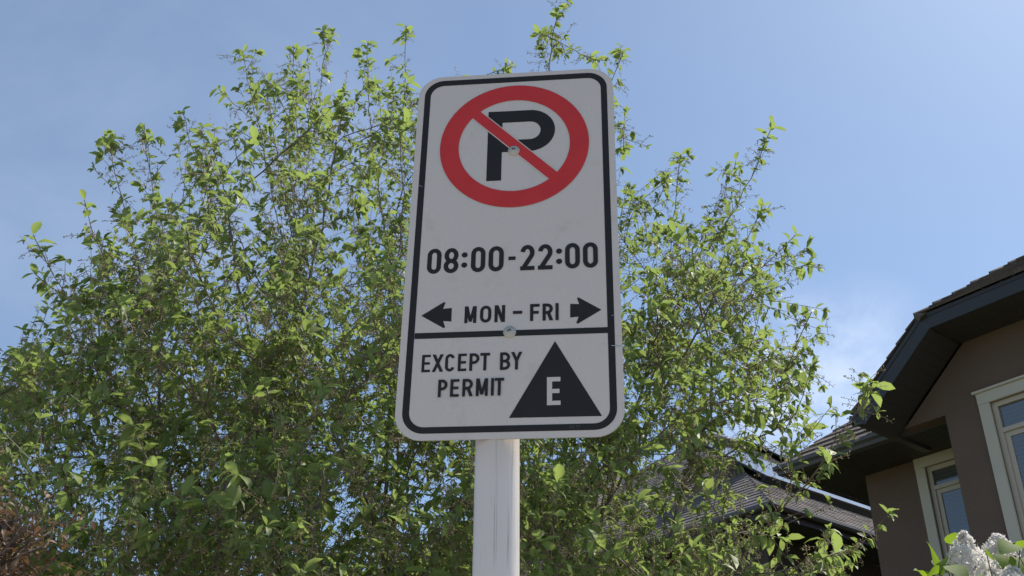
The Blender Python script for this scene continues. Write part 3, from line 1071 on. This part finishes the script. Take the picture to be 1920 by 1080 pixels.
# solar panels on the right hand slope, in two rows
sN = np.array([q * cq, 0, cq]); sU = np.array([-cq, 0, q * cq])
for (s0, s1, y0, cnt, pw) in ((1.30, 3.0, 1.6, 8, 1.02), (4.3, 5.6, 6.6, 6, 1.02)):
    for j in range(cnt):
        ya = y0 + j * (pw + 0.012)
        o = np.array([0, ya, ZE + 0.02]) + sU * (s0 / cq * 1.0) + sN * 0.10
        L_ = (s1 - s0) / cq
        pm = MB()
        pm.obox(o, sU * L_, (0, pw, 0), sN * 0.035)
        tilt = pm.build('solar_panel', M['solar_edge'], far)
        pm = MB()
        pm.obox(o + sN * 0.0352 + sU * 0.012 + np.array([0, 0.012, 0]), sU * (L_ - 0.024), (0, pw - 0.024, 0), sN * 0.002)
        pm.build('panel_glass', M['solar'], tilt)
    ra = MB()
    o = np.array([0, y0 + 0.02, ZE + 0.02]) + sU * (s0 / cq + 0.03) + sN * 0.015
    ra.obox(o, sU * 0.05, (0, cnt * 1.03 - 0.1, 0), sN * 0.08)
    o = np.array([0, y0 + 0.02, ZE + 0.02]) + sU * (s1 / cq - 0.2) + sN * 0.015
    ra.obox(o, sU * 0.05, (0, cnt * 1.03 - 0.1, 0), sN * 0.08)
    ra.build('panel_rail', M['solar_edge'], far)

# ------------------------------------------------------------ overhead cables
for (a, b, lab) in (((-700, 742), (1262, 842), 'thin black overhead cable behind the tree, the upper of the two'),
                    ((-700, 760), (1262, 852), 'thin black overhead cable behind the tree, the lower of the two')):
    A = at(a[0], a[1], 26.0); B = at(b[0], b[1], 17.0)
    pts = []
    for i in range(40):
        t = i / 39
        p_ = A + (B - A) * t
        p_[2] -= 4 * 0.16 * t * (1 - t)
        pts.append(p_)
    w = MB()
    w.tube(pts, 0.011, 5)
    tag(w.build('overhead_cable', M['wire']), lab, 'cable', 'overhead cables')


# ------------------------------------------------------------ leaves
def unit(v):
    return v / (np.linalg.norm(v, axis=-1, keepdims=True) + 1e-12)


def leaf_template(ratio, fold, curl, shape='elliptic', petiole=0.18):
    """unit-length leaf along +x, normal +z; returns verts (n,3), tris (m,3), rib weights"""
    st = np.array([0.0, 0.12, 0.42, 0.74, 1.0]) if shape == 'elliptic' else np.array([0.0, 0.10, 0.3, 0.52, 0.74, 0.90, 1.0])
    if shape == 'elliptic':
        wd = np.array([0.0, 0.42, 0.98, 0.86, 0.0])
    else:
        wd = np.array([0.10, 0.80, 1.0, 0.84, 0.50, 0.20, 0.0])
    wd = wd * ratio * 0.5
    V = [(-petiole, 0, 0.02)]
    rib = [1.0]
    for s_, w_ in zip(st, wd):
        zc = -curl * s_ ** 2
        xc = s_ * (1 - 0.18 * curl * s_)
        V += [(xc, 0, zc), (xc, w_, zc + w_ * fold), (xc, -w_, zc + w_ * fold)]
        rib += [1.0, 0.0, 0.0]
    T = [(0, 2, 3)]
    for i in range(len(st) - 1):
        c0, l0, r0 = 1 + 3 * i, 2 + 3 * i, 3 + 3 * i
        c1, l1, r1 = c0 + 3, l0 + 3, r0 + 3
        T += [(c0, l1, l0), (c0, c1, l1), (c0, r0, r1), (c0, r1, c1)]
    V = np.array(V)
    V[:1, 1] = 0
    return V, np.array(T), np.array(rib)


def place_leaves(P, D, Nn, S, tint, young, templates):
    """P base points, D directions, Nn rough normals, S lengths"""
    D = unit(D)
    Nn = unit(Nn - D * (Nn * D).sum(1, keepdims=True))
    B = np.cross(Nn, D)
    pick = rng.integers(0, len(templates), len(P))
    Vs, Fs, Ti, Yo, Ri = [], [], [], [], []
    base = 0
    for j, (tv, tf, rb) in enumerate(templates):
        idx = np.where(pick == j)[0]
        if not len(idx):
            continue
        wsc = rng.uniform(0.8, 1.15, len(idx))
        loc = tv[None, :, :] * S[idx, None, None]
        X = loc[:, :, 0:1] * D[idx][:, None, :] + loc[:, :, 1:2] * B[idx][:, None, :] * wsc[:, None, None] + loc[:, :, 2:3] * Nn[idx][:, None, :]
        X += P[idx][:, None, :]
        n = len(idx); k_ = len(tv)
        Vs.append(X.reshape(-1, 3))
        Fs.append((tf[None] + (np.arange(n) * k_)[:, None, None] + base).reshape(-1, 3))
        Ti.append(np.repeat(tint[idx], k_)); Yo.append(np.repeat(young[idx], k_)); Ri.append(np.tile(rb, n))
        base += n * k_
    return np.concatenate(Vs), np.concatenate(Fs), dict(tint=np.concatenate(Ti), young=np.concatenate(Yo), rib=np.concatenate(Ri))


LT = [leaf_template(0.46, 0.25, 0.20), leaf_template(0.50, 0.45, 0.35), leaf_template(0.42, 0.15, 0.55), leaf_template(0.46, 0.7, 0.15), leaf_template(0.38, 0.5, 0.7)]

# ------------------------------------------------------------ the flowering cherry-like tree
BASE = np.array([-0.62, 5.15, 0.0])
nodes = []      # position
par = []
dirs = []
plen = []


def add_chain(start, pts):
    cur = start
    for p_ in pts:
        d = p_ - nodes[cur]
        L_ = np.linalg.norm(d)
        if L_ < 1e-4:
            continue
        nodes.append(p_); par.append(cur); dirs.append(d / L_); plen.append(plen[cur] + L_)
        cur = len(nodes) - 1
    return cur


def bez(A, B, C, D, n):
    t = np.linspace(0, 1, n + 1)[1:, None]
    return A * (1 - t) ** 3 + 3 * B * t * (1 - t) ** 2 + 3 * C * t * t * (1 - t) + D * t ** 3


def wob(pts, amp):
    n = len(pts)
    if n < 3:
        return pts
    w = np.cumsum(rng.normal(0, amp, (n, 3)), 0)
    w -= np.linspace(0, 1, n)[:, None] * w[-1]
    return pts + w


nodes.append(BASE); par.append(-1); dirs.append(np.array([0, 0, 1.0])); plen.append(0)
t0 = add_chain(0, [BASE + np.array([0.01 * i, 0.005 * i, 0.1 * i]) for i in range(1, 8)])
# main stems (photo pixel, distance) rising from the low fork
stems = [((520, 900), 4.7), ((300, 700), 4.5), ((560, 480), 5.3), ((740, 520), 5.6), ((960, 560), 5.2), ((1140, 840), 4.7),
         ((1240, 540), 5.1), ((1290, 820), 4.5), ((150, 900), 4.0), ((760, 700), 4.4), ((480, 640), 6.3), ((1050, 600), 6.4), ((420, 1000), 3.9), ((900, 900), 4.0)]
for (pp, dd) in stems:
    T = at(pp[0], pp[1], dd)
    A = nodes[t0 - random.randint(0, 3)]
    st_i = t0
    d = T - nodes[st_i]
    L_ = np.linalg.norm(d)
    hor = np.array([d[0], d[1], 0])
    B = nodes[st_i] + np.array([0, 0, 0.25 * L_]) + hor * 0.15
    C_ = T - np.array([0, 0, 0.28 * L_]) - hor * 0.05
    add_chain(st_i, list(wob(bez(nodes[st_i], B, C_, T, max(6, int(L_ / 0.07))), 0.006)))

high = [(455, 95, 5.2), (550, 85, 5.0), (607, 65, 5.3), (762, 48, 5.0), (690, 110, 5.7), (342, 208, 5.0), (197, 252, 4.9),
        (1046, 18, 4.8), (1450, 235, 4.9), (1278, 290, 5.0), (270, 232, 4.8), (158, 375, 4.6), (500, 150, 5.9), (640, 190, 4.6), (1172, 92, 4.9),
        (62, 440, 4.5), (1430, 385, 5.2), (400, 260, 4.3), (560, 260, 6.0), (1380, 300, 5.6), (1350, 520, 4.4)]
high_tip = {}
for (hx, hy, hd) in high:
    T = at(hx, hy, hd)
    NA = np.array(nodes)
    # leave from a low point of a stem that already leans the same way
    rel = NA - (BASE + np.array([0, 0, 0.7]))
    rl = np.linalg.norm(rel, axis=1)
    tr = unit(T - BASE - np.array([0, 0, 0.7]))
    off = np.linalg.norm(np.cross(rel, tr), axis=1)
    ok = (rl < 0.62 * np.linalg.norm(T - BASE)) & (NA[:, 2] > 0.6)
    cost = off * 1.6 - 0.35 * (rel @ tr) + np.where(ok, 0, 50)
    b_ = int(np.argmin(cost))
    d = T - NA[b_]
    Lb = np.linalg.norm(d)
    dirn = unit(dirs[b_] * 0.35 + d / Lb)
    endd = unit(d / Lb + tr * 0.5 + np.array([0, 0, 0.12]))
    n0 = len(nodes)
    add_chain(b_, list(wob(bez(NA[b_], NA[b_] + dirn * Lb * 0.33, T - endd * Lb * 0.33, T, max(4, int(Lb / 0.07))), 0.006)))
    for k_ in range(n0, len(nodes)):
        high_tip[k_] = True

tips = []
sil = [(690, 78, 5.6), (765, 150, 4.8), (408, 165, 5.6), (64, 512, 4.8), (124, 582, 4.3), (38, 656, 4.1), (-25, 690, 4.3),
       (-60, 760, 3.8), (10, 745, 4.6), (-80, 860, 3.5), (20, 850, 4.4), (-60, 960, 3.6), (-90, 1040, 4.0),
       (1010, 60, 5.0), (962, 118, 5.2), (1120, 112, 5.4), (1165, 240, 5.2), (890, 150, 5.6), (840, 170, 5.2),
       (1492, 440, 4.9), (1520, 495, 5.2), (1522, 585, 4.7),
       (1515, 650, 5.0), (1490, 710, 4.2), (1640, 722, 4.3), (1560, 845, 4.0), (1575, 1035, 3.7), (1590, 1060, 3.9), (1470, 1010, 4.0),
       (1380, 1000, 3.8), (1330, 620, 4.2), (1420, 560, 5.8), (1340, 450, 5.9), (1250, 330, 5.8), (1500, 770, 4.8),
       (700, 160, 5.9), (640, 200, 4.7), (560, 190, 5.8), (500, 150, 4.9), (480, 260, 4.4), (380, 300, 5.8), (280, 400, 5.4), (200, 480, 5.2),
       (180, 640, 4.9), (120, 700, 5.4), (240, 560, 4.0), (350, 420, 4.4)]
for s_ in sil:
    tips.append(at(*s_))
poly = np.array([(-60, 740), (90, 600), (200, 500), (250, 390), (330, 300), (420, 230), (520, 180), (640, 160), (760, 170), (900, 190), (1120, 180), (1180, 290),
                 (1280, 360), (1400, 400), (1470, 500), (1480, 640), (1460, 740), (1420, 830), (1440, 950), (1480, 1090), (1300, 1200), (-60, 1200)])


def inside(x, y):
    c = False
    n = len(poly)
    for i in range(n):
        x1, y1 = poly[i]; x2, y2 = poly[(i + 1) % n]
        if (y1 > y) != (y2 > y) and x < (x2 - x1) * (y - y1) / (y2 - y1) + x1:
            c = not c
    return c


cnt = 0
while cnt < 730:
    x, y = rng.uniform(-60, 1500), rng.uniform(150, 1200)
    if not inside(x, y):
        continue
    # sparser towards the top and on the lower right
    keep = 0.18 + 0.82 * min(1, max(0, (y - 250) / 500))
    if 380 < x < 770 and y < 520:
        keep = max(keep, 0.55)
    if x < 260 and y < 800:
        keep *= 0.7
    if x > 1150 and y > 780:
        keep *= 0.4
    if x > 1330 and 790 < y < 980:
        keep = 0.02
    if 1150 < x < 1480 and y < 780:
        keep *= 0.85
    if x < 900 and y > 640:
        keep *= 1.7
    if rng.random() > keep:
        continue
    spread = 0.6 + 1.0 * math.sqrt(max(0.0, 1 - ((x - 740) / 850) ** 2))
    dd = 5.0 + rng.uniform(-1, 1) * spread
    if y > 850:
        dd = 4.9 + rng.uniform(-1.5, 1.1) * spread * 0.8
    tips.append(at(x, y, max(3.3, dd)))
    cnt += 1
n_sil = len(sil)
tips = np.array(tips)
silnode = dict(high_tip)
order = np.argsort(np.linalg.norm(tips - BASE, axis=1))
for ti_ in order:
    T = tips[ti_]
    NA = np.array(nodes); DA = np.array(dirs); PA = np.array(plen)
    d = T - NA
    L_ = np.linalg.norm(d, axis=1)
    ang = (d * DA).sum(1) / (L_ + 1e-6)
    cost = L_ + 0.30 * PA + np.where(ang < 0.55, 3 * (0.55 - ang), 0) + np.where(d[:, 2] < 0.1 * L_, 0.5, 0) + (L_ < 0.25) * 1.0 + (PA < 0.5) * 5
    b_ = int(np.argmin(cost))
    A = nodes[b_]
    Lb = L_[b_]
    dirn = unit(DA[b_] * 0.6 + d[b_] / Lb)
    endd = unit(d[b_] / Lb + np.array([0, 0, 0.15]))
    if Lb > 1.0:
        endd = unit(endd + (T - BASE - np.array([0, 0, 1.2])) / np.linalg.norm(T - BASE) * 0.8)
    pts = bez(A, A + dirn * Lb * 0.33, T - endd * Lb * 0.33, T, max(3, int(Lb / 0.07)))
    n0 = len(nodes)
    add_chain(b_, list(wob(pts, 0.005)))
    for k_ in range(n0, len(nodes)):
        silnode[k_] = ti_ < n_sil and tips[ti_][2] > 3.2
n_main = len(nodes)
NA = np.array(nodes); DA = np.array(dirs)
PAR = np.array(par)
# pipe model radii
kids = np.zeros(n_main, int)
for i in range(1, n_main):
    kids[PAR[i]] += 1
area = np.where(kids == 0, 0.0022 ** 2.2, 0.0)
for i in range(n_main - 1, 0, -1):
    area[i] += 0.0000000035
    area[PAR[i]] += area[i]
rad = area ** (1 / 2.2)
rad = np.minimum(rad, 0.085)

tree = empty('mayday_tree', tuple(BASE), 0, 'tall leafy green multi-stemmed tree with drooping seed clusters standing behind the parking sign', 'tree')


def chains(par_, n):
    """split the skeleton in polylines"""
    ch = [[] for _ in range(n)]
    for i in range(1, n):
        ch[par_[i]].append(i)
    out = []
    stack = [(0, [0])]
    seen = 0
    starts = [(0, None)]
    while starts:
        s_, pr = starts.pop()
        line = [s_] if pr is None else [pr, s_]
        cur = s_
        while ch[cur]:
            c = ch[cur]
            big = max(c, key=lambda z: rad[z])
            for z in c:
                if z != big:
                    starts.append((z, cur))
            line.append(big)
            cur = big
        out.append(line)
    return out


thick, thin_ = MB(), MB()
lines = chains(PAR, n_main)
for ln in lines:
    pts = [NA[i] - BASE for i in ln]
    rr = [rad[i] for i in ln]
    if len(ln) > 1 and rr[0] > rr[1] * 1.3:
        rr[0] = rr[1] * 1.15
    if max(rr) > 0.013:
        # trunk and limbs as one mesh down to finger thickness
        cut = next((j for j, r_ in enumerate(rr) if r_ < 0.010), len(rr))
        if cut > 1:
            thick.tube(pts[:cut], rr[:cut], 8, True)
            if cut < len(pts):
                thin_.tube(pts[cut - 1:], rr[cut - 1:], 5, True)
        else:
            thin_.tube(pts, rr, 5, True)
    else:
        thin_.tube(pts, rr, 5, True)
thick.build('trunk', M['bark'], tree, smooth=True)

# shoots with leaves
tipset = set(np.where(kids == 0)[0].tolist())
depth_to_tip = np.full(n_main, 1e9)
for i in range(n_main - 1, 0, -1):
    if kids[i] == 0:
        depth_to_tip[i] = 0
    pi = PAR[i]
    depth_to_tip[pi] = min(depth_to_tip[pi], depth_to_tip[i] + np.linalg.norm(NA[i] - NA[pi]))
PAL = np.array(plen)
lP, lD, lN, lS, lY, lT = [], [], [], [], [], []
rP, rD = [], []


def leaf(p, d, nrm, s, young):
    lP.append(p); lD.append(d); lN.append(nrm); lS.append(s); lY.append(young); lT.append(rng.random())


UP = np.array([0, 0, 1.0])
nsh = 0
for i in range(1, n_main):
    if rad[i] > 0.016 or PAL[i] < 1.3:
        continue
    t = DA[i]
    dt = depth_to_tip[i]
    p = NA[i]
    if dt == 0:
        # terminal rosette of young large leaves
        nl = rng.integers(5, 9)
        ph = rng.uniform(0, 6.28)
        for j in range(nl):
            a = ph + j * 2.4
            s1 = unit(np.cross(t, np.array([0.3, 0.9, 0.1]))); s2 = np.cross(t, s1)
            side = s1 * math.cos(a) + s2 * math.sin(a)
            d = unit(side * 1.0 + t * rng.uniform(0.2, 1.0) - UP * rng.uniform(-0.1, 0.35))
            leaf(p - t * 0.015 * j, d, unit(UP * 0.9 + side * -0.2 + t * 0.3 + rng.normal(0, 0.25, 3)), rng.uniform(0.050, 0.088), rng.uniform(0.55, 1.0))
        continue
    # alternate leaves on the young wood
    if dt < 0.55 and rng.random() < 0.85:
        for j in range(rng.integers(1, 3)):
            side = unit(np.cross(t, rng.normal(0, 1, 3)))
            d = unit(side + t * 0.4 - UP * rng.uniform(0.0, 0.5))
            leaf(p + t * rng.uniform(-0.03, 0.03), d, unit(UP + rng.normal(0, 0.4, 3)), rng.uniform(0.035, 0.07), max(0, rng.uniform(-0.2, 0.6) - dt * 0.5))
        if rng.random() < 0.55:
            rP.append(p); rD.append(unit(np.cross(t, rng.normal(0, 1, 3)) + UP * 0.1 + t * 0.3))
    # side shoots
    outer = silnode.get(i, False) and dt < 0.85
    for rep_ in range(1 if outer else (rng.integers(1, 4) if p[2] < 4.3 else rng.integers(1, 3))):
        if outer:
            if rng.random() > 0.8 * min(1.0, (dt + 0.15) / 0.4):
                continue
        elif rng.random() > 0.86:
            continue
        side = unit(np.cross(t, rng.normal(0, 1, 3)))
        if outer:
            d = unit(side * 0.7 + t * 0.85 + UP * 0.1)
            L_ = rng.uniform(0.06, 0.20) * (0.6 + 0.8 * dt)
        else:
            d = unit(side * 0.9 + t * 0.6 + UP * 0.15)
            L_ = rng.uniform(0.10, 0.38)
        nn_ = max(2, int(L_ / 0.042))
        pts = [p]
        for j in range(nn_):
            d = unit(d + UP * 0.03 + rng.normal(0, 0.08, 3))
            pts.append(pts[-1] + d * L_ / nn_)
        thin_.tube([z - BASE for z in pts], [0.0022 - 0.0011 * j / nn_ for j in range(nn_ + 1)], 3, False)
        nsh += 1
        vigour = rng.uniform(0.7, 1.25) if rng.random() > 0.10 else rng.uniform(1.4, 1.75)
        for j in range(1, nn_ + 1):
            for _ in range(rng.integers(1, 4)):
                sd_ = unit(np.cross(d, rng.normal(0, 1, 3)))
                dl = unit(sd_ + d * 0.45 - UP * rng.uniform(0.1, 0.9))
                leaf(pts[j] + rng.normal(0, 0.004, 3), dl, unit(UP + sd_ * 0.35 + rng.normal(0, 0.28, 3)), vigour * rng.uniform(0.020, 0.044), max(0, rng.uniform(-0.5, 0.5)))
        for j in range(rng.integers(3, 6)):
            sd_ = unit(np.cross(d, rng.normal(0, 1, 3)))
            dl = unit(sd_ + d * rng.uniform(0.3, 1.2) - UP * rng.uniform(-0.1, 0.4))
            leaf(pts[-1], dl, unit(UP + rng.normal(0, 0.3, 3)), vigour * rng.uniform(0.032, 0.060), rng.uniform(0.1, 0.85))
        for _ in range(rng.integers(2, 6)):
            k_ = rng.integers(0, len(pts))
            rP.append(pts[k_]); rD.append(unit(side * rng.uniform(-1, 1) + rng.normal(0, 0.5, 3) + d * 0.3))
print('shoots', nsh, 'leaves', len(lP), 'racemes', len(rP), 'skeleton', n_main)
thin_.build('branches', M['twig'], tree, smooth=True)
lP, lD, lN = np.array(lP) - BASE, np.array(lD), np.array(lN)
V, F, at_ = place_leaves(lP, lD, lN, np.array(lS), np.array(lT), np.array(lY), LT)
npmesh('crown', V, F, M['leaf'], tree, at_, smooth=False)

# racemes: drooping stalks with little bud stalks and green-brown fruitlets, a dozen shapes reused
oct_v = np.array([(1, 0, 0), (-1, 0, 0), (0, 1, 0), (0, -1, 0), (0, 0, 1), (0, 0, -1)], float)
oct_f = np.array([(0, 2, 4), (2, 1, 4), (1, 3, 4), (3, 0, 4), (2, 0, 5), (1, 2, 5), (3, 1, 5), (0, 3, 5)])


def raceme_template():
    RV, RF = [], []
    base = 0

    def seg(a, b, w):
        nonlocal base
        d = unit(b - a)
        s_ = unit(np.cross(d, np.array([0.2, 0.35, 0.9])))
        u_ = np.cross(d, s_)
        RV.append(np.array([a + s_ * w, a - s_ * w * 0.5 + u_ * w * 0.87, a - s_ * w * 0.5 - u_ * w * 0.87,
                            b + s_ * w, b - s_ * w * 0.5 + u_ * w * 0.87, b - s_ * w * 0.5 - u_ * w * 0.87]))
        RF.append(np.array([(0, 1, 4), (0, 4, 3), (1, 2, 5), (1, 5, 4), (2, 0, 3), (2, 3, 5)]) + base)
        base += 6
    n_ = 4
    pts = [np.zeros(3)]
    dd = np.array([1.0, 0, 0])
    dr = rng.uniform(0.0, 0.30)
    for j in range(n_):
        dd = unit(dd - np.array([0, 0, dr]) + rng.normal(0, 0.07, 3))
        pts.append(pts[-1] + dd / n_)
        seg(pts[-2], pts[-1], 0.011)
    for j in range(rng.integers(9, 14)):
        t = rng.uniform(0.25, 1.0)
        k_ = min(n_ - 1, int(t * n_))
        o = pts[k_] + (pts[k_ + 1] - pts[k_]) * (t * n_ - k_)
        e = o + unit(np.cross(dd, rng.normal(0, 1, 3)) + dd * 0.4) * rng.uniform(0.07, 0.15)
        seg(o, e, 0.007)
        RV.append(oct_v * rng.uniform(0.020, 0.036) + e)
        RF.append(oct_f + base)
        base += 6
    V_ = np.concatenate(RV)
    return V_, np.concatenate(RF), np.zeros(len(V_))


RT = [raceme_template() for _ in range(12)]
rP, rD = np.array(rP) - BASE, np.array(rD)
rn = len(rP)
V, F, at_ = place_leaves(rP, rD, np.tile(UP, (rn, 1)) + rng.normal(0, 0.15, (rn, 3)), rng.uniform(0.055, 0.115, rn), rng.random(rn), rng.random(rn), RT)
npmesh('seed_clusters', V, F, M['raceme'], tree)

# ------------------------------------------------------------ rusty brown-leaved tree at the left edge
rb = at(-45, 1080, 2.75); rb[2] = 0
rust = empty('rusty_leaved_tree', tuple(rb), 0, 'slender young tree with rusty reddish brown leaves in the lower left corner', 'tree')
top_z = at(-45, 945, 2.75)[2]
tm = MB()
tm.tube([(0, 0, 0), (0.03, 0, 1.0), (0.0, 0.05, 2.0), (0.02, 0, 2.2), (0.03, 0.0, top_z - 0.03)], [0.03, 0.024, 0.014, 0.009, 0.003], 8)
lP, lD, lN, lS = [], [], [], []
top_z = at(-45, 945, 2.75)[2]
for b_ in range(170):
    z0 = rng.uniform(1.5, top_z - 0.04)
    a = rng.uniform(0, 6.28)
    L_ = rng.uniform(0.06, 0.30) * min(1.0, (top_z - z0) * 4 + 0.25)
    d = np.array([math.cos(a), math.sin(a), rng.uniform(0.3, 0.9)])
    d /= np.linalg.norm(d)
    p0 = np.array([0.03, 0, z0])
    p1 = p0 + d * L_
    pm = (p0 + p1) / 2 + rng.normal(0, 0.03, 3)
    tm.tube([p0, pm, p1], [0.0035, 0.0025, 0.001], 4, False)
    for j in range(26):
        t = rng.uniform(0.1, 1.05)
        c = p0 + (p1 - p0) * t + rng.normal(0, 0.018, 3)
        lP.append(c); lD.append(unit(d * 0.5 + rng.normal(0, 0.8, 3))); lN.append(unit(UP + rng.normal(0, 0.5, 3))); lS.append(rng.uniform(0.012, 0.028))
tm.build('trunk', M['bark'], rust, smooth=True)
n_ = len(lP)
V, F, at_ = place_leaves(np.array(lP), np.array(lD), np.array(lN), np.array(lS), rng.random(n_), rng.random(n_) * 0.7, LT)
npmesh('crown', V, F, M['rust_leaf'], rust, at_)

# ------------------------------------------------------------ white lilac at the lower right
lb = at(1850, 1080, 3.15); lb[2] = 0
lil = empty('white_lilac', tuple(lb), 0, 'white lilac bush in bloom with broad green leaves in the lower right corner', 'shrub')
HT = [leaf_template(0.78, 0.22, 0.22, 'heart', 0.25), leaf_template(0.74, 0.4, 0.4, 'heart', 0.25), leaf_template(0.8, 0.12, 0.3, 'heart', 0.25)]
sm = MB()
lP, lD, lN, lS, lY = [], [], [], [], []
# panicles: (photo pixel of base, of top, distance, radius)
pan = [((1818, 1110), (1806, 998), 3.10, 0.046), ((1880, 1060), (1868, 1003), 3.25, 0.042), ((1860, 1120), (1852, 1048), 3.16, 0.044),
       ((1900, 1130), (1896, 1064), 3.00, 0.042), ((1790, 1150), (1775, 1085), 3.2, 0.04), ((1960, 1090), (1955, 1010), 3.2, 0.045),
       ((1990, 1150), (1985, 1070), 3.3, 0.045)]
for (pb_, pt_, D_, rr_) in pan:
    A = at(pb_[0], pb_[1], D_) - lb
    B = at(pt_[0], pt_[1], D_ + 0.02) - lb
    ax = B - A
    LH = np.linalg.norm(ax)
    ax = ax / LH
    s1 = unit(np.cross(ax, np.array([0.2, 1, 0]))); s2 = np.cross(ax, s1)
    root0 = np.array([A[0] * 0.25, A[1] * 0.25 + 0.05, 0.02])
    mid = (root0 + A) / 2 + np.array([rng.uniform(-0.08, 0.08), rng.uniform(0, 0.1), 0.1])
    sm.tube([root0, mid, A - ax * 0.08, A, A + ax * LH * 0.9], [0.012, 0.008, 0.004, 0.003, 0.001], 6)
    fv, ff_ = [], []
    bs = 0
    for j in range(360):
        t = rng.uniform(0, 1) ** 0.85
        r_ = rr_ * (0.55 + 0.55 * math.sin(math.pi * min(1, t * 0.9 + 0.12))) * (1 - t ** 3 * 0.75) * rng.uniform(0.62, 1.18)
        a = rng.uniform(0, 6.28)
        out = s1 * math.cos(a) + s2 * math.sin(a)
        c = A + ax * (LH * t) + out * r_
        nn_ = unit(out + ax * (0.1 + t * t * 1.2) + rng.normal(0, 0.75, 3))
        u1 = unit(np.cross(nn_, rng.normal(0, 1, 3))); u2 = np.cross(nn_, u1)
        pr = rng.uniform(0.0075, 0.0115)
        for q_ in range(4):
            an = q_ * math.pi / 2
            dr = u1 * math.cos(an) + u2 * math.sin(an)
            sd_ = -u1 * math.sin(an) + u2 * math.cos(an)
            fv += [c, c + dr * pr * 0.55 + sd_ * pr * 0.36 + nn_ * 0.001, c + dr * pr + nn_ * 0.0022 * rng.uniform(0, 1.5), c + dr * pr * 0.55 - sd_ * pr * 0.36 + nn_ * 0.001]
            ff_.append((bs, bs + 1, bs + 2, bs + 3)); bs += 4
    kk = 0
    cv, cfc = [], []
    for a_ in range(9):
        t = a_ / 8
        r_ = rr_ * 0.30 * (0.55 + 0.55 * math.sin(math.pi * min(1, t * 0.9 + 0.12))) * (1 - t ** 3 * 0.9)
        for b2 in range(12):
            an = b2 / 12 * 2 * math.pi
            cv.append(A + ax * (LH * t) + (s1 * math.cos(an) + s2 * math.sin(an)) * r_ * rng.uniform(0.85, 1.1))
    for a_ in range(8):
        for b2 in range(12):
            cfc.append((a_ * 12 + b2, a_ * 12 + (b2 + 1) % 12, (a_ + 1) * 12 + (b2 + 1) % 12, (a_ + 1) * 12 + b2))
    ff_ += [tuple(len(fv) + z for z in q_) for q_ in cfc]
    fv += cv
    npmesh('flower_cluster', np.array(fv), np.array(ff_), M['petal'], lil)
# leaves seen in the photograph plus fillers
lf = [((1752, 1062), (1745, 1020), 3.1), ((1770, 1048), (1752, 1072), 3.05), ((1790, 1022), (1786, 1000), 3.2), ((1760, 1075), (1708, 1078), 3.0),
      ((1900, 1020), (1880, 1030), 3.05), ((1850, 1040), (1880, 1060), 2.98), ((1912, 1030), (1925, 1012), 3.1), ((1905, 1045), (1925, 1070), 3.15),
      ((1780, 1060), (1812, 1080), 2.95), ((1735, 1085), (1722, 1065), 3.1), ((1880, 1040), (1888, 1066), 3.05), ((1930, 1050), (1915, 1075), 3.0),
      ((1840, 1090), (1868, 1100), 3.0), ((1760, 1050), (1778, 1078), 3.2)]
for (a, b, D_) in lf:
    A = at(a[0], a[1], D_) - lb; B = at(b[0], b[1], D_ - 0.03) - lb
    lP.append(A); lD.append(unit(B - A + np.array([0, -0.3 * np.linalg.norm(B - A), 0]))); lN.append(unit(np.array([0.15, rng.choice([-0.55, 0.35, 0.45]), 0.85]) + rng.normal(0, 0.15, 3)))
    lS.append(rng.uniform(0.062, 0.082)); lY.append(rng.uniform(0.2, 0.9))
    sm.tube([A - np.array([0, 0, 0.05]) + rng.normal(0, 0.01, 3), A], 0.0016, 4)
tz = at(1850, 1120, 3.1)[2]
for b_ in range(90):
    a = rng.uniform(0, 6.28); rr_ = rng.uniform(0.05, 0.62)
    ztop = tz - 0.05 - 0.25 * (rr_ / 0.62) ** 2
    z1 = rng.uniform(0.8, ztop)
    e = np.array([math.cos(a) * rr_ + 0.1, math.sin(a) * rr_ * 0.8 + 0.15, z1])
    r0 = np.array([rng.uniform(-0.1, 0.1), rng.uniform(0, 0.15), 0])
    sm.tube([r0, (r0 + e) / 2 + np.array([-0.03, 0, 0.12]), e], [0.01, 0.006, 0.002], 5)
    for j in range(14):
        t = rng.uniform(0.55, 1)
        c = r0 + (e - r0) * t + np.array([-0.03, 0, 0.12]) * 4 * t * (1 - t) * 0.5
        d = unit(rng.normal(0, 1, 3) * np.array([1, 1, 0.5]))
        lP.append(c); lD.append(d); lN.append(unit(UP + rng.normal(0, 0.35, 3))); lS.append(rng.uniform(0.05, 0.085)); lY.append(rng.uniform(0, 0.7))
sm.build('stems', M['stem'], lil, smooth=True)
n_ = len(lP)
V, F, at_ = place_leaves(np.array(lP), np.array(lD), np.array(lN), np.array(lS), rng.random(n_), np.array(lY), HT)
npmesh('foliage', V, F, M['lilac_leaf'], lil, at_)
